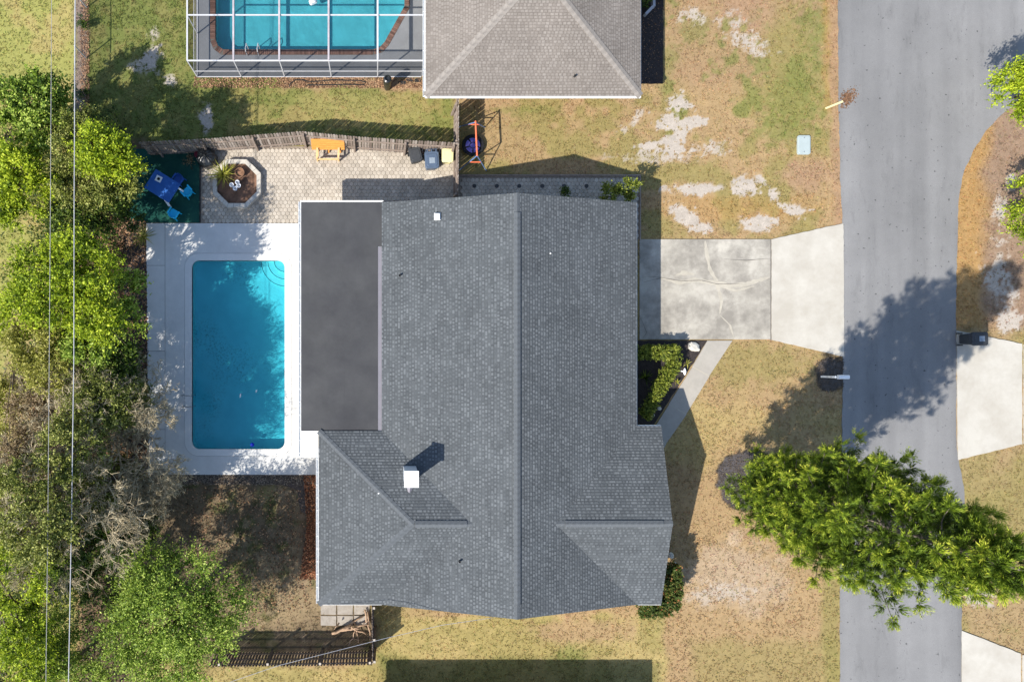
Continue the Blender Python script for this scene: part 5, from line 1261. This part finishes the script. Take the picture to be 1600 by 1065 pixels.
def crown_points0(r, ells, k):
    """points and outward directions spread through lumpy ellipsoids (cx,cy,cz,rx,ry,rz)"""
    vol = np.array([e[3] * e[4] * e[5] for e in ells]) ** .75; c = r.choice(len(ells), k, p=vol / vol.sum()); E = np.array(ells)[c]
    d = unit(r.normal(0, 1, (k, 3))); d[:, 2] = np.where(d[:, 2] < -.5, -d[:, 2], d[:, 2])
    rad = .55 + .45 * r.rand(k) ** .7
    lump = .82 + .36 * fbm(d[:, 0] * 2 + c * 7.1, d[:, 1] * 2 + d[:, 2] * 2.3, 1.3, 77, 3)
    B = E[:, :3] + d * E[:, 3:] * (rad * lump)[:, None]
    D = unit(d * np.array([1, 1, .7]) + r.normal(0, .35, (k, 3)) + np.array([0, 0, .25]))
    return B, D, rad
def limbs(mb, r, base, top, ells, rad, nb=9, droop=0.0):
    base = Vector(base); top = Vector(top)
    mid = base.lerp(top, .5) + Vector((r.normal(0, .12), r.normal(0, .12), 0))
    mb.tube([base, mid, top], [rad, rad * .8, rad * .6], 8)
    for i in range(nb):
        e = ells[i % len(ells)]; d = unit(r.normal(0, 1, 3)); q = Vector((e[0] + d[0] * e[3] * .75, e[1] + d[1] * e[4] * .75, e[2] + abs(d[2]) * e[5] * .6)) + base * 0
        s = mid.lerp(top, r.rand()); m = s.lerp(q, .5) + Vector((0, 0, .25)); mb.tube([s, m, q], [rad * .45, rad * .28, rad * .08], 5)
        for k in range(2):
            q2 = q + Vector(tuple(r.normal(0, .45, 3))); mb.tube([m.lerp(q, .4), q2], [rad * .16, rad * .04], 4)
def tree(name, label, cat, base, ells, mat, twigs, m, size, L=.55, rad=.1, seed=1, aspect=.55, up=.7, group=None, nb=9, jit=.05, bark='bark', flip=False):
    """ells relative to the foot of the trunk"""
    base = Vector((base[0], base[1], 0)); r = rng(seed); root = thing(name, label, cat, base, 0, group)
    top = max(ells, key=lambda e: e[2]); mb = MB(); limbs(mb, r, (0, 0, -.05), (top[0] * .6, top[1] * .6, max(.4, top[2] - top[5] * .2)), ells, rad, nb); mb.build('trunk', M[bark], root, smooth=True)
    B, D, rd = crown_points(r, ells, twigs)
    ct = np.clip(r.rand(twigs) * .6 + fbm(B[:, 0], B[:, 1], .9, seed + 5) * .9 - .28, 0, 1)
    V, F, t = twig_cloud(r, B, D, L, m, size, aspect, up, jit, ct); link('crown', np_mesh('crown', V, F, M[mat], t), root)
    return root
def bush(name, label, cat, base, ells, mat, n, size, seed=1, stem=False, group=None, aspect=.6, L=.14):
    base = Vector((base[0], base[1], base[2] if len(base) > 2 else 0)); r = rng(seed); root = thing(name, label, cat, base, 0, group)
    k = max(10, n // 6); B, D, _ = crown_points(r, ells, k); V, F, t = twig_cloud(r, B, D, L, 6, size, aspect, .8, .03); link('foliage', np_mesh('foliage', V, F, M[mat], t), root)
    mb = MB()
    for i in range(6):
        e = ells[i % len(ells)]; d = unit(r.normal(0, 1, 3)); mb.tube([(e[0] * .8, e[1] * .8, 0), (e[0] + d[0] * e[3] * .6, e[1] + d[1] * e[4] * .6, e[2] + e[5] * .4)], [.02, .008], 4)
    mb.build('stems', M['bark'], root); return root
def hedge(label, path, w, h, mat, per, size, seed, cat='hedge', zt=None):
    """clipped hedge along ground points"""
    r = rng(seed); path = [Vector(p) for p in path]; base = path[0].copy(); root = thing('hedge', label, cat, base); B = []; D = []
    mb = MB(base)
    for i in range(len(path) - 1):
        a, b = path[i], path[i + 1]; L = (b - a).length; d = (b - a).normalized(); s = Vector((-d.y, d.x, 0)); k = int(per * L)
        u = r.rand(k) * L; v = (r.rand(k) - .5) * w; z = h * (.25 + .75 * r.rand(k) ** .45); v = v * (1 - .25 * (z / h) ** 3)
        P_ = np.array(a - base)[None] + u[:, None] * np.array(d) + v[:, None] * np.array(s); P_[:, 2] = z * (.9 + .2 * fbm(P_[:, 0], P_[:, 1], 1.6, seed)); B.append(P_)
        dd = r.normal(0, .5, (k, 3)); dd[:, 2] += .6; dd += (v / w * 1.6)[:, None] * np.array(s); D.append(unit(dd))
        for q in range(int(L / .35) + 1): p = a + d * (q * .35); mb.tube([p, p + Vector((r.normal(0, .06), r.normal(0, .06), h * .8))], [.022, .008], 5)
    B = np.concatenate(B); D = np.concatenate(D); V, F, t = twig_cloud(r, B, D, .13, 7, size, .6, .8, .025); link('foliage', np_mesh('foliage', V, F, M[mat], t), root); mb.build('stems', M['bark'], root); return root

def bare_tree(label, base, h, spread, seed, lean=(0, 0), depth=6, rad=.075, nmain=7, group=None):
    base = Vector((base[0], base[1], 0)); r = random.Random(seed); root = thing('bare_tree', label, 'bare tree', base, 0, group); mb = MB(); tw = MB(); ends = []
    def grow(p, d, L, rad, k):
        q = p + d * L; mid = p.lerp(q, .5) + Vector((r.uniform(-1, 1), r.uniform(-1, 1), r.uniform(-.4, .6))) * L * .09
        (mb if k > 2 else tw).tube([p, mid, q], [rad, rad * .85, rad * .68], 5 if k > 2 else 3, False)
        if k <= 1: ends.append((tuple(mid), tuple((d + Vector((0, 0, .1))).normalized()))); ends.append((tuple(q), tuple(d)))
        if k == 0: return
        n = 2 if r.random() < .55 else 3
        for i in range(n):
            e = Vector((r.uniform(-1, 1), r.uniform(-1, 1), r.uniform(-.55, .75))).normalized(); nd = (d * 1.0 + e * .78); nd.z = nd.z * .86 + .03; grow(q if i else mid.lerp(q, .7), nd.normalized(), L * r.uniform(.66, .86), max(.011, rad * .68), k - 1)
    top = Vector((lean[0] * .5, lean[1] * .5, h * .42)); mb.tube([(0, 0, -.05), top * .5, top], [rad * 1.6, rad * 1.3, rad * 1.1], 8)
    for i in range(nmain):
        t = 6.283 * i / nmain + r.uniform(-.3, .3); d = Vector((math.cos(t) * spread + lean[0] * .3, math.sin(t) * spread + lean[1] * .3, r.uniform(.55, 1.2))).normalized(); grow(top * r.uniform(.75, 1), d, h * .22, rad * .7, depth)
    mb.build('trunk', M['bare_bark'], root, smooth=True); tw.build('twigs', M['bare_bark'], root)
    ra = rng(seed); B = np.array([e[0] for e in ends]); D = np.array([e[1] for e in ends]); i = ra.permutation(len(B))[:2600]
    V, F, t = twig_cloud(ra, B[i], unit(D[i] + ra.normal(0, .35, (len(i), 3))), .30, 5, .26, .09, .4, .03); link('fine_twigs', np_mesh('fine_twigs', V, F, M['twig'], t), root)
    return root

def column_pine():
    p = P(*PINE); p.z = 0; h = 16.0; r = rng(12); rr = random.Random(12)
    root = thing('columnar_pine', 'tall columnar pine leaning out of frame over the street', 'pine tree', p)
    # apex seen at (1590, 872): the trunk stands straight up
    mb = MB(); mb.tube([(0, 0, -.1), (.03, .02, 4), (0, -.03, 9), (.02, 0, 13), (0, 0, h - .2)], [.24, .2, .15, .09, .03], 10); trunk = mb.build('trunk', M['pine_bark'], root, smooth=True)
    B = []; D = []; T = []; br = MB(); z = 2.3
    def tuft(q, out, tone, ns):
        for _ in range(ns):
            e = Vector((rr.gauss(0, .75), rr.gauss(0, .75), rr.gauss(.45, .35))); d = (out * .7 + e).normalized(); B.append(q + d * .05); D.append(d); T.append(tone + rr.uniform(-.12, .12))
    while z < h - .1:
        u = z / h; R = 2.5 * min(1, .72 + u * .65) * (1 - max(0, (u - .66) / .34) ** 1.05 * .90); nb = 7 if u < .8 else 5; a0 = rr.uniform(0, 6.28)
        for k in range(nb):
            az = a0 + 6.283 * k / nb + rr.uniform(-.3, .3); Lb = R * rr.uniform(.70, 1.10)
            if rr.random() < .05: continue
            if rr.random() < .12: Lb *= 1.22
            rise = .30 + .45 * u; pts = []
            for i in range(6):
                t = i / 5; pts.append(Vector((math.cos(az) * Lb * t, math.sin(az) * Lb * t, z + Lb * (rise * t * t * .55 - .16 * math.sin(t * 3.14)))))
            br.tube(pts, [.035, .03, .025, .02, .014, .008], 4, False)
            out = Vector((math.cos(az), math.sin(az), .15)); side = Vector((-out.y, out.x, 0)); nf = max(3, int(Lb * 2.3)); tb = rr.uniform(-.15, .15)
            for i in range(nf):
                t = .42 + .50 * (i + .5 * rr.random()) / nf; j = min(4, int(t * 5)); q = pts[j].lerp(pts[j + 1], t * 5 - j)
                for s in (-1, 1):
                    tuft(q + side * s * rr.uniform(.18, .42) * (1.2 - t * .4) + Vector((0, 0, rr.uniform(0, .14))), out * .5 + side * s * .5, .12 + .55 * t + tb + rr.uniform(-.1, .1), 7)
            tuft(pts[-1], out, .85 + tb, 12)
        z += .46 + .12 * u
    tuft(Vector((.02, 0, h - .3)), Vector((0, 0, 1)), .8, 14)
    B = np.array([tuple(b) for b in B]); D = unit(np.array([tuple(d) for d in D])); T = np.array(T); k = len(B); m = 34
    # each foxtail: needles set all round a short shoot
    t = (np.arange(m) + r.rand(k, m)) / m; Ls = .22 + .22 * r.rand(k, 1)
    rad = unit(np.cross(D[:, None], r.normal(0, 1, (k, m, 3)))); pos = B[:, None] + D[:, None] * (Ls * t)[..., None] + rad * .03
    d = D[:, None] * 1.0 + rad * .55 + r.normal(0, .12, (k, m, 3)); n = rad + r.normal(0, .3, (k, m, 3)); n[..., 2] += .6
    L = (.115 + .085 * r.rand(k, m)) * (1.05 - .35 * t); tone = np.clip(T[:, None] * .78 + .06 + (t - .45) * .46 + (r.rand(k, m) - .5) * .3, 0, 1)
    V, F, tt = leaf_quads(pos.reshape(-1, 3) + d.reshape(-1, 3) * .05, d.reshape(-1, 3), n.reshape(-1, 3), L.ravel(), L.ravel() * .15, tone.ravel())
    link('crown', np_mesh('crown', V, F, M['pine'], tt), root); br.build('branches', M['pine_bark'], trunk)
    # one dead rust-coloured spray
    q = np.array(tuple(P(1229, 803, 3.0) - p)); kk = 16; Bq = q + r.normal(0, .12, (kk, 3)); Dq = unit(r.normal(0, 1, (kk, 3)) + np.array([0, -.3, .5])); V, F, tt = twig_cloud(r, Bq, Dq, .3, 14, .14, .22)
    link('dead_spray', np_mesh('dead_spray', V, F, M['pinedead'], tt), root)
    # a round of bare pale twigs shows in gaps of the crown
    return root

def E(px, py, h, rx, ry, rz, base):
    p = P(px, py, h); return (p.x - base.x, p.y - base.y, h, rx, ry, rz)
def left_trees():
    def T(label, foot, crowns, mat, twigs, m, size, name='tree', cat='tree', **kw):
        b = P(*foot); ells = [E(x, y, h, rx, ry, rz, b) for x, y, h, rx, ry, rz in crowns]; return tree(name, label, cat, b, ells, mat, twigs, m, size, **kw)
    g = 'trees along the left edge'
    T('mid green leafy tree at the upper left edge above the lime one', (85, 190), [(45, 165, 3.6, 1.5, 1.3, 1.3), (70, 145, 3.2, 1.0, 1.0, 1.0), (15, 215, 3.2, 1.2, 1.1, 1.0), (72, 205, 3.4, 1.1, .9, 1.0)], 'fresh', 1300, 12, .17, seed=21, rad=.13)
    T('bright lime tree touching the upper left edge below the dark one', (40, 300), [(30, 270, 3.8, 1.5, 1.2, 1.1), (55, 300, 3.4, 1.2, 1.0, .9), (10, 310, 3.2, 1.2, 1.2, 1.0), (30, 250, 4.2, .9, .8, .8)], 'lime', 1300, 12, .15, seed=22, rad=.1)
    T('vivid lime tree standing at the west end of the long picket fence', (185, 250), [(165, 238, 4.6, 1.15, .95, .95), (180, 255, 4.3, .8, .7, .7), (148, 225, 4.3, .8, .7, .7)], 'lime', 900, 12, .15, seed=23, rad=.1)
    T('olive feathery tree between the overhead cables and the turf mat', (150, 310), [(140, 285, 3.6, 1.5, 1.1, 1.1), (112, 245, 3.6, 1.1, 1.0, 1.0), (170, 300, 3.2, 1.3, .9, .9), (125, 205, 3.4, 1.2, 1.0, .9), (190, 275, 2.6, 1.0, .9, .8)], 'olive', 1900, 12, .12, seed=24, rad=.11, L=.5)
    T('small dark tree shading the shrubs beside the turf mat', (180, 335), [(175, 335, 2.4, 1.2, .9, .9), (130, 345, 2.4, 1.4, .9, .9), (195, 305, 1.9, .8, .8, .8), (95, 350, 2.0, 1.0, .9, .8)], 'deep', 1300, 10, .13, seed=25, rad=.09)
    T('large yellow-green tree level with the north half of the pool', (165, 452), [(120, 430, 6.0, 1.9, 1.3, 1.3), (85, 470, 5.6, 1.5, 1.3, 1.2), (150, 490, 5.6, 1.3, 1.2, 1.1), (60, 430, 5.2, 1.3, 1.0, 1.0), (125, 400, 5.2, 1.5, .9, .9), (40, 490, 4.8, 1.2, 1.0, 1.0)], 'lime', 2000, 13, .145, seed=26, rad=.16, nb=14, L=.65)
    T('mid green tree overhanging the mulch strip beside the pool', (200, 500), [(172, 505, 4.6, 1.3, 1.3, 1.1), (150, 540, 4.6, 1.2, 1.0, 1.0), (185, 455, 4.0, 1.0, 1.0, .9), (140, 500, 3.4, 1.3, 1.3, 1.0)], 'fresh', 1800, 12, .13, seed=27, rad=.13)
    T('dark leafy tree beside the deck south of the green tree', (215, 590), [(190, 570, 3.6, 1.1, 1.0, 1.0), (170, 600, 4.0, 1.2, 1.1, 1.0), (135, 525, 3.2, 1.5, 1.3, 1.0), (205, 610, 2.6, .9, .9, .8), (150, 575, 3.0, 1.3, 1.1, .9)], 'deep', 2300, 11, .13, seed=28, rad=.12)
    T('olive feathery tree with fine leaves west of the pool middle', (190, 640), [(165, 620, 4.8, 1.5, 1.1, 1.0), (140, 590, 4.3, 1.2, 1.0, .9), (195, 635, 4.3, 1.0, .9, .9)], 'olive', 1300, 13, .10, seed=29, rad=.12, L=.6)
    T('tall olive tree behind the bare branches beside the pool', (225, 725), [(110, 705, 6.0, 1.5, 1.4, 1.1), (185, 755, 2.9, 1.3, 1.0, .9), (60, 765, 7.0, 1.6, 1.4, 1.1), (150, 650, 5.0, 1.3, 1.0, 1.0), (60, 825, 7.2, 1.6, 1.3, 1.1), (125, 765, 4.6, 1.5, 1.3, 1.0)], 'olive', 3000, 13, .12, seed=30, rad=.15, L=.5)
    T('dark green tree low in the shade below the bare branches', (150, 850), [(130, 850, 4.6, 1.9, 1.5, 1.3), (190, 835, 2.8, 1.4, 1.1, 1.0), (95, 880, 3.4, 1.4, 1.2, 1.0), (160, 900, 3.0, 1.4, 1.2, 1.1), (215, 800, 2.2, 1.0, .9, .8)], 'deep', 2400, 12, .13, seed=31, rad=.13)
    T('big bright green tree with long spiky shoots at lower left', (300, 935), [(262, 945, 4.6, 2.3, 2.0, 1.5), (300, 905, 4.4, 1.5, 1.2, 1.1), (215, 990, 4.2, 1.6, 1.5, 1.2), (320, 985, 4.0, 1.5, 1.3, 1.1), (270, 1030, 4.2, 2.0, 1.4, 1.2), (235, 900, 4.2, 1.2, 1.1, 1.0), (345, 945, 3.8, 1.0, .9, .8)], 'fresh', 3600, 14, .115, seed=32, rad=.2, nb=18, L=.95, jit=.04)
    T('tall yellow-green tree filling the lower left corner', (60, 930), [(30, 900, 6.8, 1.7, 1.6, 1.2), (45, 1000, 5.6, 1.5, 1.4, 1.1), (20, 870, 4.4, 1.3, 1.2, 1.0), (70, 960, 4.2, 1.1, 1.1, .9), (30, 1050, 4.6, 1.5, 1.2, 1.1)], 'lime', 1900, 12, .13, seed=33, rad=.14, L=.6)
    T('green tree at the bottom edge left of the big bright one', (115, 1030), [(95, 1040, 3.6, 1.3, 1.2, 1.0), (130, 1055, 3.2, 1.1, 1.0, .9), (80, 985, 3.0, 1.1, 1.0, .9)], 'fresh', 1000, 11, .12, seed=34, rad=.1)
    T('dry brownish shrubby tree near the thin overhead cable', (70, 640), [(60, 650, 3.6, 1.2, 1.5, 1.1), (90, 610, 3.4, 1.0, 1.0, .9), (40, 720, 4.2, 1.2, 1.2, 1.0), (95, 690, 4.4, 1.0, 1.0, .9)], 'dry', 1300, 11, .12, seed=35, rad=.08, L=.5)
    T('yellowish shrub on the far left edge above the dry one', (25, 560), [(65, 535, 4.4, 1.4, 1.3, 1.0), (85, 575, 4.4, 1.2, 1.1, .9), (15, 610, 2.4, .9, 1.2, .8), (20, 760, 4.0, 1.2, 1.3, 1.0), (20, 690, 2.6, .9, 1.2, .8)], 'straw', 2500, 11, .13, seed=36, rad=.06)
    T('low green shrub under the dark tree at the left edge below the dry one', (55, 820), [(55, 835, 2.6, 1.2, 1.0, .9), (30, 800, 2.4, 1.0, 1.0, .8), (80, 800, 2.2, .9, .9, .8)], 'fresh', 700, 11, .12, seed=37, rad=.07)
    bare_tree('pale leafless tree reaching over the corner of the pool deck', P(212, 672), 6.0, 1.2, 3, (-.5, .1), 6, .085, 9)
    bare_tree('pale leafless tree lower down between the two overhead cables', P(168, 748), 7.4, 1.0, 5, (-.3, 0), 6, .085, 9)
    bare_tree('pale leafless tree with fine twigs between the two larger bare ones', P(224, 724), 4.6, 1.3, 14, (-.2, .1), 6, .07, 9)
    bare_tree('grey leafless tree west of the pool near the dry shrubs', P(120, 600), 3.4, 1.0, 8, (-.2, .2), 5, .05, 7)
    blade_plant('palm_shrub', 'small spiky palm at the north-west corner of the pool deck', 'palm', P(226, 371, .1), 46, .75, .05, 'straw', 11, .9)
    bush('shrub', 'small dark green shrub by the chain-link fence, northern one', 'shrub', P(134, 38), [(0, 0, .35, .3, .35, .35)], 'deep', 500, .09, seed=41)
    bush('shrub', 'small dark green shrub by the chain-link fence, southern one', 'shrub', P(132, 150), [(0, 0, .45, .3, .3, .45)], 'deep', 600, .09, seed=42)
    # low tangle under everything; deep green stands in for shade in crown gaps
    r = rng(51); k = 5200; px = r.rand(k) * 205 - 10; py = 175 + r.rand(k) * 900; keep = ~((py > 590) & (py < 700) & (px < 120) & (r.rand(k) < .7)) & ~((px > 190) & (py > 330)) & ~((px < 50) & (py > 330) & (py < 800) & (r.rand(k) < .85)); px, py = px[keep], py[keep]; k = len(px)
    B = np.column_stack([(px - NX) / 30, (NY - py) / 30, r.rand(k) * 1.0 * (.4 + .9 * fbm(px / 30, py / 30, .5, 9))]); D = unit(np.column_stack([r.normal(0, .7, k), r.normal(0, .7, k), np.ones(k)]))
    V, F, t = twig_cloud(r, B, D, .5, 9, .14, .5, .7, .06); o = link('undergrowth', np_mesh('undergrowth', V, F, M['deep'], t)); tag(o, 'low tangled undergrowth below the trees at the left', 'undergrowth', kind='stuff')

def G0(px, py, h):
    p = P(px, py, h); p.z = .02; return p
def other_plants():
    # right-hand edge crowns
    b = P(1588, 152); tree('tree', 'bright lime tree leaning in at the upper right edge', 'tree', b, [E(1604, 128, 3.6, 1.3, 1.0, .9, b), E(1618, 150, 3.4, 1.1, .8, .8, b), E(1640, 120, 4.0, 1.6, 1.3, 1.1, b), E(1592, 152, 3.0, .7, .6, .6, b)], 'lime', 1500, 12, .13, seed=81, rad=.1)
    b = P(1600, 345); tree('shrub_tree', 'bright green shrub at the right edge above the driveway across the street', 'tree', b, [E(1606, 300, 2.2, .6, .55, .6, b), E(1608, 370, 2.4, .75, .75, .7, b), E(1625, 335, 2.8, 1.2, 1.2, .9, b)], 'lime', 900, 12, .12, seed=82, rad=.07)
    # shrubs by the house
    b = P(968, 299, 1.2); b.z = .04; bush('shrub', 'yellow-green leafy shrub at the north-east corner of the house', 'shrub', b, [(-.4, -.1, 1.15, .55, .5, .5), (.35, .05, 1.25, .5, .55, .55), (0, -.2, .7, .8, .5, .6)], 'hedge', 2600, .12, seed=83, L=.24)
    bush('shrub', 'small dark shrub on the pavers under the north eave', 'shrub', P(880, 303, .04), [(0, 0, .3, .25, .25, .3)], 'deep', 420, .09, seed=84)
    hedge('short clipped yellow-green hedge running out from the garage wall', [G0(994, 551, 1.0), G0(1064, 549.5, 1.0)], .72, 1.0, 'hedge', 330, .105, 85)
    hedge('diagonal clipped yellow-green hedge following the walkway', [G0(1058, 563, .9), G0(1050, 578, .9), G0(1035, 602, .9), G0(1020, 628, .9), G0(1008, 652, .9)], .6, .95, 'hedge', 330, .105, 86)
    hedge('red-tipped hedge wrapping the south-east corner of the house', [G0(1002, 952, 1.6), G0(1050, 951, 1.6), G0(1056, 915, 1.6), G0(1050, 885, 1.6)], .85, 1.75, 'redgreen', 620, .105, 87)
    column_pine()

# ================================================================== GRASS
def grass():
    r = rng(91); n = 150000
    x = r.rand(n) * 55 - 20.5; y = r.rand(n) * 37 - 17.6; px = x * 30 + NX; py = NY - y * 30; ok = np.ones(n, bool)
    for poly in HARD: ok &= ~inpoly(px, py, poly)
    ok &= np.hypot(px - PINE[0], py - PINE[1]) > 45; ok &= np.hypot(px - MAIL[0], py - MAIL[1]) > 25
    ok &= ~((px > 125) & (px < 232) & (py > 215)); ok &= ~((px > 460) & (px < 498) & (py > 740) & (py < 910))
    x, y = x[ok], y[ok]; c, sw = ground_color(x, y); lum = c.mean(1); keep = r.rand(len(x)) > np.maximum(sst(.26, .38, lum) * .92, sst(.3, .8, sw) * .9)
    keep &= r.rand(len(x)) < .55 + .4 * sst(.38, .60, fbm(x, y, 1.5, 33, 3))
    x, y, c = x[keep], y[keep], c[keep]; n = len(x); m = 3
    green = np.clip((c[:, 1] - c[:, 0] * .85) / np.maximum(c[:, 0], .02), 0, .5)
    hgt = (.020 + .028 * r.rand(n) + .07 * green)[:, None] * (.7 + .6 * r.rand(n, m)); a = r.rand(n, m) * 6.283; lean = .9 + 1.2 * r.rand(n, m); wd = .016 + .016 * r.rand(n, m)
    bx = x[:, None] + r.normal(0, .03, (n, m)); by = y[:, None] + r.normal(0, .03, (n, m)); b = np.stack([bx, by, np.full((n, m), .002)], -1)
    s = np.stack([-np.sin(a), np.cos(a), np.zeros((n, m))], -1) * wd[..., None]; t = np.stack([np.cos(a) * lean * hgt, np.sin(a) * lean * hgt, hgt], -1)
    V = np.stack([b - s, b + s, b + t], 2).reshape(-1, 3); F = np.arange(len(V)).reshape(-1, 3)
    k = (.78 + .62 * r.rand(n) ** 1.3); hue = 1 + (r.rand(n, 3) - .5) * .22; col = np.clip(c * k[:, None] * hue * 1.12, 0, .7)
    o = link('lawn_grass', np_mesh('lawn_grass', V, F, M['grass'], col=np.repeat(col, m * 3, 0))); tag(o, 'short dry and green grass tufts over the lawns', 'grass', kind='stuff')

# ================================================================== BUILD
ground(); paving(); deck_and_pool(); neighbour_pool(); cage()
main_house(); neighbour_house(); south_house()
fences(); patio(); octagon_planter(); table_set(); bench(); swing_set(); street_things(); yard_things()
left_trees(); other_plants(); grass()
